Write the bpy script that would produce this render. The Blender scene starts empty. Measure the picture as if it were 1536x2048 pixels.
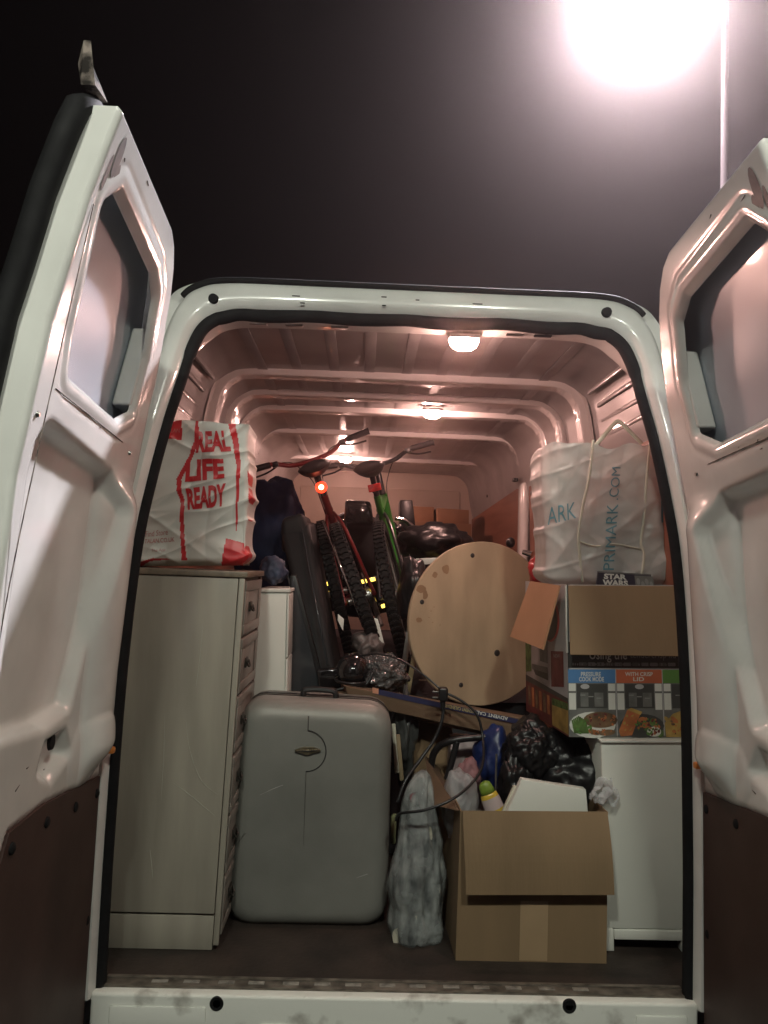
import bpy, bmesh, math, random
import numpy as np
from mathutils import Vector, Matrix, noise
random.seed(7)
sc = bpy.context.scene
COL = sc.collection
R = math.radians

# ------------------------------------------------------------------ camera
CAM = np.array([-0.132, -2.09, 1.11])
FPX, YAW, PIT, ROLL = 1540.0, R(1.5), R(3.96), R(1.95)
fw = np.array([math.sin(YAW)*math.cos(PIT), math.cos(YAW)*math.cos(PIT), math.sin(PIT)])
r0 = np.cross(fw, [0, 0, 1.0]); r0 /= np.linalg.norm(r0); u0 = np.cross(r0, fw)
rr = r0*math.cos(ROLL) + u0*math.sin(ROLL)
uu = -r0*math.sin(ROLL) + u0*math.cos(ROLL)
cd = bpy.data.cameras.new('camera'); cam = bpy.data.objects.new('camera', cd); COL.objects.link(cam)
cd.sensor_fit = 'VERTICAL'; cd.sensor_height = 36; cd.sensor_width = 27; cd.lens = 36*FPX/2048
cd.clip_start = .02; cd.clip_end = 500
M4 = Matrix.Identity(4)
for i in range(3):
    M4[i][0] = rr[i]; M4[i][1] = uu[i]; M4[i][2] = -fw[i]; M4[i][3] = CAM[i]
cam.matrix_world = M4
sc.camera = cam

# ------------------------------------------------------------------ night sky, exposure
w = bpy.data.worlds.new('World'); sc.world = w; w.use_nodes = True
nt = w.node_tree; bg = nt.nodes['Background']
sky = nt.nodes.new('ShaderNodeTexSky'); sky.sky_type = 'NISHITA'; sky.sun_disc = False
sky.sun_elevation = R(-4); sky.sun_rotation = R(180)
tint = nt.nodes.new('ShaderNodeMixRGB'); tint.blend_type = 'MIX'; tint.inputs[0].default_value = .85
tint.inputs[2].default_value = (.045, .034, .033, 1)
nt.links.new(sky.outputs[0], tint.inputs[1]); nt.links.new(tint.outputs[0], bg.inputs['Color'])
bg.inputs['Strength'].default_value = .03
sc.view_settings.view_transform = 'Standard'; sc.view_settings.look = 'None'
sc.view_settings.exposure = 0.0; sc.view_settings.gamma = 1.0; sc.view_settings.use_curve_mapping = False
sc.render.engine = 'CYCLES'
cy = sc.cycles
cy.use_denoising = True
try: cy.denoiser = 'OPENIMAGEDENOISE'
except Exception: pass
cy.max_bounces = 8; cy.diffuse_bounces = 5; cy.glossy_bounces = 4; cy.transmission_bounces = 6
cy.transparent_max_bounces = 12; cy.volume_bounces = 0
cy.sample_clamp_indirect = 4.0; cy.caustics_reflective = False; cy.caustics_refractive = False
cy.use_light_tree = True

LAMP_FRONT = 3900.0    # emission of the lamp seen in the picture
LAMP_BACK = 330.0     # emission of the lamp behind the viewpoint
BULB = 450.0            # emission of the van's load-bay bulbs
HAZE = 0.0062

# ------------------------------------------------------------------ helpers
def P(px, py, Y=None, X=None, Z=None):
    """where the line of sight through a photo pixel meets a plane of the place"""
    x = px-768; y = py-1024
    xu = x*math.cos(ROLL)+y*math.sin(ROLL); yu = -x*math.sin(ROLL)+y*math.cos(ROLL)
    d = fw*FPX+r0*xu-u0*yu
    t = (Y-CAM[1])/d[1] if Y is not None else ((X-CAM[0])/d[0] if X is not None else (Z-CAM[2])/d[2])
    return Vector(CAM+d*t)

def tag(o, label=None, cat=None, group=None, kind=None):
    if label: o['label'] = label
    if cat: o['category'] = cat
    if group: o['group'] = group
    if kind: o['kind'] = kind
    return o

def empty(name, loc=(0, 0, 0), label=None, cat=None, group=None):
    o = bpy.data.objects.new(name, None); COL.objects.link(o); o.location = loc
    o.empty_display_size = .05
    return tag(o, label, cat, group)

def wloc(o):
    v = Vector((0, 0, 0))
    while o is not None:
        v += o.location; o = o.parent
    return v

def mk(name, verts, faces, mat, parent=None, smooth=False, fmat=None, local=False, recenter=True):
    """one mesh object; verts in world space unless local"""
    verts = [Vector(v) for v in verts]
    loc = Vector((0, 0, 0))
    if not local:
        if parent is not None:
            off = wloc(parent); verts = [v-off for v in verts]
        elif recenter:
            n = len(verts)
            cx = sum(v.x for v in verts)/n; cyy = sum(v.y for v in verts)/n; zz = min(v.z for v in verts)
            loc = Vector((cx, cyy, zz)); verts = [v-loc for v in verts]
    me = bpy.data.meshes.new(name)
    me.from_pydata([tuple(v) for v in verts], [], faces)
    mats = mat if isinstance(mat, (list, tuple)) else [mat]
    for m in mats: me.materials.append(m)
    if fmat is not None: me.polygons.foreach_set('material_index', fmat)
    if smooth: me.polygons.foreach_set('use_smooth', [True]*len(me.polygons))
    me.update()
    o = bpy.data.objects.new(name, me); COL.objects.link(o)
    o.location = loc
    if parent is not None: o.parent = parent
    return o

class MB:
    """collects shapes for ONE mesh"""
    def __init__(s): s.v = []; s.f = []; s.m = []
    def add(s, v, f, mi=0):
        b = len(s.v); s.v += [Vector(x) for x in v]; s.f += [tuple(b+i for i in q) for q in f]; s.m += [mi]*len(f)
    def box(s, c, d, mi=0, mat=None, bev=0, seg=2):
        v, f = cube(d, bev, seg)
        v = [Vector(x) for x in v]
        if mat is not None: v = [mat @ x for x in v]
        s.add([x+Vector(c) for x in v], f, mi)
    def tube(s, pts, r, n=8, mi=0, cap=True, closed=False):
        v, f = tube(pts, r, n, cap, closed); s.add(v, f, mi)
    def lathe(s, prof, c, ax='Z', n=24, mi=0):
        v, f = lathe(prof, n)
        if ax == 'X': v = [(z, x, y) for x, y, z in v]
        if ax == 'Y': v = [(x, z, y) for x, y, z in v]
        s.add([Vector(x)+Vector(c) for x in v], f, mi)
    def build(s, name, mat, parent=None, smooth=True, local=False):
        o = mk(name, s.v, s.f, mat, parent, smooth, s.m, local)
        if smooth: autosmooth(o)
        return o

def autosmooth(o, ang=40):
    me = o.data
    bm = bmesh.new(); bm.from_mesh(me)
    bmesh.ops.recalc_face_normals(bm, faces=bm.faces)
    a = R(ang)
    for e in bm.edges:
        e.smooth = not (len(e.link_faces) == 2 and e.calc_face_angle(0) > a)
    bm.to_mesh(me); bm.free()

_cubes = {}
def cube(d, bev=0, seg=2):
    bm = bmesh.new(); bmesh.ops.create_cube(bm, size=1)
    for v in bm.verts: v.co = Vector((v.co.x*d[0], v.co.y*d[1], v.co.z*d[2]))
    if bev > 0:
        bmesh.ops.bevel(bm, geom=list(bm.edges), offset=bev, segments=seg, affect='EDGES', profile=.5)
    bm.verts.index_update()
    v = [tuple(x.co) for x in bm.verts]; f = [tuple(x.index for x in q.verts) for q in bm.faces]
    bm.free(); return v, f

def frames(pts):
    out = []; t0 = None; n = None
    for i, p in enumerate(pts):
        a = pts[max(i-1, 0)]; b = pts[min(i+1, len(pts)-1)]
        t = (b-a).normalized() if (b-a).length > 1e-9 else Vector((0, 0, 1))
        if n is None:
            n = t.orthogonal().normalized()
        else:
            n = (n - t*n.dot(t))
            n = n.normalized() if n.length > 1e-6 else t.orthogonal().normalized()
        out.append((p, n, t.cross(n)))
    return out

def tube(pts, r, n=8, cap=True, closed=False):
    pts = [Vector(p) for p in pts]; fr = frames(pts); v = []; f = []
    for i, (p, a, b) in enumerate(fr):
        rad = r[i] if isinstance(r, (list, tuple)) else r
        for k in range(n):
            t = 2*math.pi*k/n; v.append(p+a*math.cos(t)*rad+b*math.sin(t)*rad)
    m = len(pts)
    for i in range(m-1 if not closed else m):
        j = (i+1) % m
        for k in range(n):
            f.append((i*n+k, i*n+(k+1) % n, j*n+(k+1) % n, j*n+k))
    if cap and not closed:
        f.append(tuple(range(n))[::-1]); f.append(tuple((m-1)*n+k for k in range(n)))
    return v, f

def lathe(prof, n=24):
    v = []; f = []
    for r_, z in prof:
        for k in range(n):
            t = 2*math.pi*k/n; v.append((r_*math.cos(t), r_*math.sin(t), z))
    for i in range(len(prof)-1):
        for k in range(n):
            f.append((i*n+k, i*n+(k+1) % n, (i+1)*n+(k+1) % n, (i+1)*n+k))
    f.append(tuple(range(n))[::-1]); f.append(tuple((len(prof)-1)*n+k for k in range(n)))
    return v, f

def spline(pts, k=8):
    """Catmull-Rom through points"""
    pts = [Vector(p) for p in pts]; out = []
    for i in range(len(pts)-1):
        p0 = pts[max(i-1, 0)]; p1 = pts[i]; p2 = pts[i+1]; p3 = pts[min(i+2, len(pts)-1)]
        for j in range(k):
            t = j/k
            out.append(.5*((2*p1)+(p2-p0)*t+(2*p0-5*p1+4*p2-p3)*t*t+(3*p1-p0-3*p2+p3)*t**3))
    out.append(pts[-1]); return out

def warp(c, depth, bev=0, seg=3):
    """a box whose front face has the corners c = TL, TR, BR, BL and that runs back along depth"""
    c = [Vector(x) for x in c]; depth = Vector(depth)
    W = ((c[1]-c[0]).length+(c[2]-c[3]).length)/2; H = ((c[0]-c[3]).length+(c[1]-c[2]).length)/2; D = depth.length
    v, f = cube((W, D, H), bev, seg)
    out = []
    for x, y, z in v:
        u = x/W+.5; t = .5+z/H; q = y/D+.5
        a = c[3].lerp(c[2], u); b = c[0].lerp(c[1], u)
        out.append(a.lerp(b, t)+depth*q)
    return out, f

def qbox(name, px4, Y, depth, mat, parent=None, bev=.003, seg=2, dvec=None):
    Ys = Y if isinstance(Y, (list, tuple)) else [Y]*4
    c = [P(p[0], p[1], Y=y) for p, y in zip(px4, Ys)]
    v, f = warp(c, dvec if dvec is not None else (0, depth, 0), bev, seg)
    o = mk(name, v, f, mat, parent, True); autosmooth(o, 35); return o

_dg = None
def text2d(s, bold=.0):
    """letters as a flat mesh in a unit box"""
    cu = bpy.data.curves.new('t', 'FONT'); cu.body = s; cu.offset = bold; cu.resolution_u = 3
    cu.fill_mode = 'FRONT'
    o = bpy.data.objects.new('t', cu); COL.objects.link(o)
    bpy.context.view_layer.update()
    dg = bpy.context.evaluated_depsgraph_get()
    me = bpy.data.meshes.new_from_object(o.evaluated_get(dg))
    v = [(x.co.x, x.co.y) for x in me.vertices]; f = [tuple(p.vertices) for p in me.polygons]
    bpy.data.objects.remove(o); bpy.data.curves.remove(cu); bpy.data.meshes.remove(me)
    xs = [a for a, b in v]; ys = [b for a, b in v]
    x0, x1, y0, y1 = min(xs), max(xs), min(ys), max(ys)
    return [((a-x0)/(x1-x0), (b-y0)/(y1-y0)) for a, b in v], f

def inpoly(x, y, poly):
    c = False; n = len(poly)
    for i in range(n):
        x1, y1 = poly[i]; x2, y2 = poly[(i+1) % n]
        if (y1 > y) != (y2 > y) and x < (x2-x1)*(y-y1)/(y2-y1)+x1: c = not c
    return c

def bil(c, u, v):
    """point of a quad face c = TL, TR, BR, BL; u to the right, v downwards, 0..1"""
    return c[0].lerp(c[1], u).lerp(c[3].lerp(c[2], u), v)

def fbm(x, y, z, o=3):
    return noise.fractal(Vector((x, y, z)), 1.0, 2.0, o)

# ------------------------------------------------------------------ materials
def mat(name, col, rough=.5, metal=0., coat=0., var=.0, vs=6., bump=0., bs=60., spec=.5, stretch=None, trans=0., emit=None, es=0., detail=4., col2=None, thr=None):
    m = bpy.data.materials.new(name); m.use_nodes = True
    t = m.node_tree; b = t.nodes['Principled BSDF']
    b.inputs['Base Color'].default_value = (*col, 1); b.inputs['Roughness'].default_value = rough
    b.inputs['Metallic'].default_value = metal; b.inputs['Specular IOR Level'].default_value = spec
    if coat: b.inputs['Coat Weight'].default_value = coat; b.inputs['Coat Roughness'].default_value = .06
    if trans: b.inputs['Transmission Weight'].default_value = trans
    if emit: b.inputs['Emission Color'].default_value = (*emit, 1); b.inputs['Emission Strength'].default_value = es
    if var or bump:
        tc = t.nodes.new('ShaderNodeTexCoord'); mp = t.nodes.new('ShaderNodeMapping')
        if stretch: mp.inputs['Scale'].default_value = stretch
        t.links.new(tc.outputs['Object'], mp.inputs[0])
    if var:
        n = t.nodes.new('ShaderNodeTexNoise'); n.inputs['Scale'].default_value = vs; n.inputs['Detail'].default_value = detail
        t.links.new(mp.outputs[0], n.inputs['Vector'])
        r = t.nodes.new('ShaderNodeValToRGB')
        lo, hi = thr if thr else (.3, .7)
        r.color_ramp.elements[0].position = lo; r.color_ramp.elements[1].position = hi
        c2 = col2 if col2 else tuple(x*(1-var) for x in col)
        r.color_ramp.elements[0].color = (*c2, 1); r.color_ramp.elements[1].color = (*[min(1, x*(1+var*.4)) for x in col], 1)
        t.links.new(n.outputs['Fac'], r.inputs[0]); t.links.new(r.outputs[0], b.inputs['Base Color'])
        rm = t.nodes.new('ShaderNodeMapRange'); rm.inputs['To Min'].default_value = min(1, rough*1.25); rm.inputs['To Max'].default_value = rough*.85
        t.links.new(n.outputs['Fac'], rm.inputs[0]); t.links.new(rm.outputs[0], b.inputs['Roughness'])
    if bump:
        n2 = t.nodes.new('ShaderNodeTexNoise'); n2.inputs['Scale'].default_value = bs; n2.inputs['Detail'].default_value = 3
        t.links.new(mp.outputs[0], n2.inputs['Vector'])
        bp = t.nodes.new('ShaderNodeBump'); bp.inputs['Strength'].default_value = bump; bp.inputs['Distance'].default_value = .01
        t.links.new(n2.outputs['Fac'], bp.inputs['Height']); t.links.new(bp.outputs[0], b.inputs['Normal'])
    return m

def lampmat(name, col, strength):
    m = bpy.data.materials.new(name); m.use_nodes = True
    t = m.node_tree; t.nodes.clear()
    e = t.nodes.new('ShaderNodeEmission'); e.inputs[0].default_value = (*col, 1); e.inputs[1].default_value = strength
    o = t.nodes.new('ShaderNodeOutputMaterial'); t.links.new(e.outputs[0], o.inputs[0]); return m

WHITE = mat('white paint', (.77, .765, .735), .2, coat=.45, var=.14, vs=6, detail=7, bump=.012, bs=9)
WHITE_SHADED = mat('shaded copy of white paint', (.31, .29, .285), .34, coat=.25, var=.22, vs=4, bump=.05, bs=14)  # bay's white paint, darkened in colour for the shade between the hoops
WHITE_LIT = mat('lit copy of white paint', (.82, .79, .77), .2, coat=.6, var=.10, vs=5, bump=.03, bs=16)  # the bay's white again, brightened for light catching the hoop faces
SILL = mat('scuffed sill paint', (.62, .62, .58), .45, var=.5, vs=11, bump=.05, bs=40, detail=8, col2=(.30, .28, .25), thr=(.26, .42))
HBOARD = mat('brown hardboard', (.055, .025, .019), .55, var=.25, vs=5, bump=.05, bs=180)
LINER = mat('brown plywood liner', (.27, .105, .06), .5, var=.3, vs=4, bump=.05, bs=90, stretch=(1, .3, 3))
PLYFLOOR = mat('worn dark ply floor', (.034, .024, .019), .6, var=.6, vs=7, bump=.2, bs=60, detail=8)
RUBBER = mat('black rubber', (.009, .009, .010), .7, var=.3, vs=20, spec=.22)
BLACKP = mat('black plastic', (.014, .014, .015), .35, var=.2, vs=12, bump=.03, bs=150)
BLACKM = mat('dull black', (.011, .011, .012), .62, var=.2, vs=9, spec=.25)
BLACKG = mat('glossy black', (.010, .010, .011), .12, coat=.4)
STEEL = mat('worn steel', (.50, .49, .47), .32, metal=1, var=.4, vs=14, bump=.05, bs=60)
PEWTER = mat('dark pewter', (.10, .095, .085), .45, metal=.8, var=.4, vs=60)
CHROME = mat('chrome', (.75, .75, .75), .12, metal=1)
BRASS = mat('aged brass', (.50, .42, .28), .35, metal=1, var=.4, vs=60)
BLANK = mat('grey outer skin inside', (.42, .47, .53), .34, coat=.15, var=.12, vs=3)
DIRTY = mat('dirty pale corner', (.20, .165, .145), .75, var=.9, vs=34, detail=6, thr=(.40, .60), spec=.2)
ORANGE = mat('orange plastic', (.62, .21, .04), .35)
CARD = mat('cardboard', (.235, .155, .085), .75, var=.22, vs=5, bump=.10, bs=130, stretch=(1, 1, .12), detail=6)
CARD_D = mat('dull cardboard', (.135, .082, .048), .8, var=.2, vs=5, bump=.06, bs=120)
CARD_F = mat('far cardboard', (.36, .20, .115), .8, var=.18, vs=5)
TAPE = mat('brown parcel tape', (.36, .25, .15), .3, var=.1, vs=9)
LAMI = mat('beige laminate', (.33, .30, .25), .33, coat=.15, var=.26, vs=6, detail=6, stretch=(2.2, 2.2, .3), bump=.01, bs=40)
SMEAR = mat('pale rub mark', (.40, .375, .32), .5)
LAMI_D = mat('beige drawer front', (.23, .205, .18), .4, var=.16, vs=6)
TOPW = mat('brown chest top', (.19, .15, .11), .45, var=.3, vs=6, stretch=(6, 1, 1))
WFURN = mat('white furniture board', (.66, .66, .61), .38, var=.06, vs=3, bump=.01, bs=30)
CREAM = mat('cream board', (.50, .47, .38), .5, var=.1, vs=4)
CASE = mat('silver grey suitcase shell', (.25, .247, .226), .50, metal=.3, spec=.3, var=.24, vs=3.5, bump=.05, bs=220)
CASE_E = mat('dark suitcase rim', (.02, .02, .02), .45)
TABLE = mat('pale beech ply', (.42, .31, .205), .40, var=.30, vs=5, bump=.02, bs=60, stretch=(1.6, 1.6, .5), detail=9)
STAIN = mat('watermark stain', (.27, .16, .09), .5, var=.2, vs=14)
BAGW = mat('white plastic carrier', (.62, .61, .57), .36, var=.08, vs=7, bump=.08, bs=22)
BAGR = mat('red carrier print', (.52, .022, .028), .36, var=.12, vs=8, bump=.08, bs=22)
PINKP = mat('faint red print', (.45, .16, .15), .4)
TEAL = mat('teal print', (.10, .25, .30), .45)
REDP = mat('red plastic bag', (.33, .018, .02), .3, var=.3, vs=9, bump=.2, bs=14)
NAVY = mat('navy plastic', (.008, .013, .040), .7, var=.4, vs=4, bump=.10, bs=9, spec=.2)
BLUE = mat('blue plastic', (.012, .026, .11), .35, var=.3, vs=8, bump=.1, bs=12)
BINBAG = mat('black bin bag', (.008, .008, .009), .34, var=.3, vs=10, bump=.45, bs=18, spec=.35)
PINK = mat('pale pink card', (.45, .36, .36), .6, var=.1, vs=4)
ROSE = mat('rose cloth', (.24, .12, .13), .7, var=.3, vs=9)
YEL = mat('yellow plastic', (.52, .36, .05), .25)
LIME = mat('lime label', (.16, .24, .03), .4)
CLOTH = mat('dark removal blanket', (.022, .021, .024), .9, var=.4, vs=8, bump=.2, bs=60)
TYRE = mat('tyre rubber', (.010, .009, .009), .7, var=.3, vs=20, spec=.25)
REDF = mat('red frame paint', (.15, .009, .009), .3, coat=.3)
GREENF = mat('green frame paint', (.022, .15, .02), .3, coat=.3)
GLASSD = mat('dark screen', (.035, .040, .045), .14, coat=.3)
REFL_R = mat('red reflector', (.45, .02, .02), .12, coat=.8, var=.6, vs=60, emit=(1, .05, .03), es=.12)  # faint emission stands in for light the reflector sends back
REFL_Y = mat('self-lit amber reflector', (.9, .62, .08), .2, coat=.8, emit=(1, .66, .10), es=3.5)  # emission imitates lamp light thrown back by the pedals; no lamp here
TAILON = lampmat('lit red bicycle lamp', (1, .045, .015), 3.2)
TAILHOT = lampmat('lamp hot spot', (1, .42, .20), 16)
BULBM = lampmat('warm bulb', (1.0, .555, .465), BULB)
BULBN = lampmat('dim warm bulb', (1.0, .555, .465), BULB*.65)
LAMPM = lampmat('street lamp lens', (.97, .93, 1.0), LAMP_FRONT)
LAMPM2 = lampmat('street lamp lens greenish', (.97, 1.0, .86), LAMP_BACK)
GALV = mat('galvanised pole', (.014, .010, .010), .9, spec=.03, metal=0, var=.2, vs=8)
ASPH = mat('asphalt', (.024, .023, .023), .85, var=.4, vs=40, bump=.5, bs=160)
PALEG = mat('pale box print', (.42, .41, .41), .5, var=.1, vs=8)
DKP = mat('dark box print', (.055, .055, .052), .5)
MIDP = mat('mid grey print', (.16, .16, .15), .5, var=.3, vs=30)
BLUEP = mat('blue tab print', (.075, .20, .42), .5)
ORNGP = mat('orange tab print', (.52, .13, .06), .5, var=.15, vs=9)
GRNP = mat('green tab print', (.10, .22, .05), .5)
TXT = mat('off white lettering', (.62, .62, .58), .5)
TXTG = mat('grey lettering', (.26, .26, .25), .5)
FOODB = mat('roast print', (.22, .13, .07), .5, var=.6, vs=28)
FOODG = mat('green veg print', (.11, .19, .05), .5, var=.6, vs=40)
FOODO = mat('salmon print', (.50, .17, .06), .5, var=.35, vs=25)
FOODY = mat('pasta print', (.48, .31, .09), .5, var=.4, vs=25)
MAROON = mat('maroon print', (.16, .03, .03), .5, var=.3, vs=20)
INDIGO = mat('indigo stripe print', (.025, .026, .075), .45)
YTXT = mat('yellow lettering', (.40, .33, .14), .5)

def plastic_sheet(name, col, alpha, bump=.4, bs=30, vor=False, ns=7, spread=.15, rough=.28):
    """thin plastic film: partly see-through, partly glowing with the light behind it"""
    m = bpy.data.materials.new(name); m.use_nodes = True
    t = m.node_tree; t.nodes.clear(); N = t.nodes.new; L = t.links.new
    o = N('ShaderNodeOutputMaterial'); mx = N('ShaderNodeMixShader'); tr = N('ShaderNodeBsdfTransparent')
    pr = N('ShaderNodeBsdfPrincipled'); tl = N('ShaderNodeBsdfTranslucent'); m2 = N('ShaderNodeMixShader')
    pr.inputs['Base Color'].default_value = (*col, 1); pr.inputs['Roughness'].default_value = rough
    tl.inputs['Color'].default_value = (*col, 1); m2.inputs[0].default_value = .35
    tc = N('ShaderNodeTexCoord')
    nz = N('ShaderNodeTexNoise'); nz.inputs['Scale'].default_value = ns; nz.inputs['Detail'].default_value = 5
    L(tc.outputs['Object'], nz.inputs['Vector'])
    mr = N('ShaderNodeMapRange'); mr.inputs['From Min'].default_value = .3; mr.inputs['From Max'].default_value = .7
    mr.inputs['To Min'].default_value = max(0, alpha-spread); mr.inputs['To Max'].default_value = min(1, alpha+spread)
    L(nz.outputs['Fac'], mr.inputs[0]); L(mr.outputs[0], mx.inputs[0])
    if vor:
        vz = N('ShaderNodeTexVoronoi'); vz.inputs['Scale'].default_value = bs; h = vz.outputs['Distance']
        L(tc.outputs['Object'], vz.inputs['Vector'])
    else:
        vz = N('ShaderNodeTexNoise'); vz.inputs['Scale'].default_value = bs; vz.inputs['Detail'].default_value = 4; h = vz.outputs['Fac']
        L(tc.outputs['Object'], vz.inputs['Vector'])
    bp = N('ShaderNodeBump'); bp.inputs['Strength'].default_value = bump; bp.inputs['Distance'].default_value = .01
    L(h, bp.inputs['Height']); L(bp.outputs[0], pr.inputs['Normal'])
    L(pr.outputs[0], m2.inputs[1]); L(tl.outputs[0], m2.inputs[2])
    L(tr.outputs[0], mx.inputs[1]); L(m2.outputs[0], mx.inputs[2]); L(mx.outputs[0], o.inputs[0])
    return m
PRIM = plastic_sheet('cloudy carrier plastic', (.62, .64, .62), .82, .25, 16, False, 9, .17)
SEAM = plastic_sheet('welded carrier seam', (.70, .70, .60), .95, .1, 12)
BUBBLE = plastic_sheet('bubble wrap film', (.34, .36, .36), .86, .8, 95, True)
CLEAR = plastic_sheet('clear film scrap', (.65, .66, .68), .55, .6, 18)

# ------------------------------------------------------------------ ground
g = 60.0
ground = mk('ground', [(-g, -g, -.70), (g, -g, -.70), (g, g, -.70), (-g, g, -.70)], [(0, 1, 2, 3)], ASPH)
tag(ground, 'dark asphalt of the car park under the van', kind='structure')

# ------------------------------------------------------------------ the van
van = empty('panel_van', (0, 2, -.70), 'white high roof panel van parked with both rear doors open on a packed load bay', 'van')
RZ = [-.3, .3, .8, 1.24, 1.5, 1.7, 1.85, 2.0]; RV = [0, 0, .015, .045, .085, .135, .185, .24]
def rake(z): return float(np.interp(z, RZ, RV))

S_ = [(.776, -.02), (.776, .36), (.772, .75), (.758, 1.10), (.732, 1.32), (.702, 1.5), (.676, 1.63), (.655, 1.74), (.626, 1.805), (.57, 1.84), (.47, 1.85), (.25, 1.852), (0, 1.852)]
F_ = [(.81, -.02), (.81, .36), (.81, .75), (.80, 1.1), (.78, 1.32), (.76, 1.5), (.745, 1.65), (.728, 1.80), (.70, 1.88), (.66, 1.925), (.57, 1.95), (.3, 1.952), (0, 1.952)]
B_ = [(.975, -.02), (.985, .36), (.975, .75), (.95, 1.1), (.92, 1.32), (.88, 1.5), (.84, 1.65), (.80, 1.80), (.765, 1.89), (.72, 1.945), (.62, 1.967), (.3, 1.978), (0, 1.98)]
I_ = [(.905, -.02), (.905, .36), (.90, .75), (.885, 1.10), (.86, 1.32), (.83, 1.5), (.80, 1.63), (.782, 1.74), (.757, 1.81), (.70, 1.862), (.61, 1.884), (.3, 1.888), (0, 1.889)]
def full(half, k=6):
    h = spline([(a, 0, b) for a, b in half], k)
    left = [Vector((-p.x, 0, p.z)) for p in h]
    return left + [Vector((p.x, 0, p.z)) for p in h[::-1][1:]]
SS, FF, BB, II = full(S_), full(F_), full(B_), full(I_)
def strip(name, rings, m, parent, smooth=True, ang=50):
    v = []; f = []; n = len(rings[0])
    for rg in rings: v += rg
    for i in range(len(rings)-1):
        for k in range(n-1):
            f.append((i*n+k, i*n+k+1, (i+1)*n+k+1, (i+1)*n+k))
    o = mk(name, v, f, m, parent, smooth); autosmooth(o, ang); return o
def ring(A, B, t, dy):
    out = []
    for a, b in zip(A, B):
        p = a.lerp(b, t); out.append(Vector((p.x, rake(p.z)+dy, p.z)))
    return out
# painted frame round the opening: inner lip, return, flange
def lipring(dy0, dy1, t):
    out = []
    for a, b in zip(SS, II):
        k = min(1, max(0, (a.z-1.55)/.25)); p = a.lerp(b, t*(1-k))
        out.append(Vector((p.x, rake(a.z)+dy0+(dy1-dy0)*k, p.z)))
    return out
lip = [lipring(.06, .13, .5), lipring(.012, .03, .02), ring(SS, FF, .10, .0), ring(SS, FF, .30, -.022), ring(SS, FF, .42, -.030), ring(SS, FF, .80, -.030), ring(SS, FF, .93, -.024), ring(SS, FF, 1.0, -.005)]
rear_frame = strip('rear_frame', [ring(SS, II, 1.0, .15), lipring(.07, .14, .6)]+lip, WHITE, van)
strip('rear_pillar', [ring(FF, BB, 0, -.005), ring(FF, BB, .1, .012), ring(FF, BB, .75, .012), ring(FF, BB, .93, .03), ring(FF, BB, 1, .06)], WHITE, van)
# outer body
rings = []
for yy in (.06, .5, 1.5, 2.6, 3.6, 4.4):
    rings.append([Vector((p.x, yy+(rake(p.z) if yy < .1 else 0), p.z)) for p in BB])
shell = strip('body_shell', rings, WHITE, van)
low = [[Vector((s*.975, y, z)) for z in (-.02, -.2, -.42)] for s in (-1, 1) for y in (.06, 4.4)]
mb = MB()
for s in (-1, 1):
    mb.box((s*.965, 2.23, -.22), (.03, 4.3, .40), bev=.01)
    mb.box((s*.985, 2.23, .10), (.02, 4.2, .09), bev=.008)
mb.build('lower_sill', WHITE, van)
mb = MB(); mb.box((0, 4.9, .25), (1.9, 1.1, 1.1), bev=.12, seg=4); mb.box((0, 5.55, -.02), (1.86, .9, .66), bev=.16, seg=4)
mb.box((0, 4.75, 1.2), (1.76, .8, 1.35), bev=.16, seg=4)
mb.build('cab', WHITE, van)
mb = MB(); mb.box((0, 5.02, 1.05), (1.5, .42, .62), bev=.1, seg=3); mb.build('windscreen', GLASSD, van)
for (x, y) in ((-.86, 1.05), (.86, 1.05), (-.86, 5.0), (.86, 5.0)):
    mb = MB(); mb.lathe([(.10, -.10), (.24, -.11), (.32, -.10), (.345, -.06), (.345, .06), (.32, .10), (.24, .11), (.10, .10)], (x, y, -.355), 'X', 32)
    wh = mb.build('road_wheel', TYRE, van)
    mb = MB(); s = 1 if x > 0 else -1
    mb.lathe([(.02, .05), (.10, .10), (.20, .08), (.235, .115)] if s > 0 else [(.235, -.115), (.20, -.08), (.10, -.10), (.02, -.05)], (x, y, -.355), 'X', 24)
    mb.build('wheel_rim', STEEL, wh)
# rubber seal round the opening
pts = ring(SS, FF, .0, .012)
sm = []
for i, p in enumerate(pts):
    wob = .003*math.sin(i*.9)+.003*noise.noise(Vector((i*.21, 0, 0)))
    q = p.copy(); q.z += wob if abs(p.x) < .6 and p.z > 1 else 0
    sm.append(q)
v, f = tube(sm, [.0185 if p.z < 1.7 else .0215 for p in sm], 10)
v2 = []
for i, p in enumerate(v):
    c = sm[i//10]; v2.append(Vector((p.x, c.y+(p.y-c.y)*.8, p.z)))
o = mk('opening_seal', v2, f, RUBBER, van, True)
# black weather strip over the header
hp = [p for p in ring(SS, FF, 1.0, -.018) if p.z > 1.885]
mk('header_strip', *tube([p+Vector((0, 0, .004)) for p in hp], .011, 8), RUBBER, van, True)
# holes and scuffs in the header flange
for px, py in ((427, 598), (1213, 625)):
    c = P(px, py, Y=.168); mb = MB()
    mb.lathe([(.0135, -.0105), (.016, 0.001), (.010, .004)], c, 'Y', 18); mb.build('bolt_hole', RUBBER, van)
for px, py, wd in ((592, 592, .024), (605, 606, .014), (768, 594, .016), (768, 611, .012), (835, 600, .012), (955, 608, .03)):
    c = P(px, py, Y=.19)
    for _ in range(8): c = P(px, py, Y=rake(c.z)-.0305)
    mb = MB(); mb.box(c, (wd, .003, .0035), bev=.001); mb.build('scuff_mark', RUBBER, van)
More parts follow.
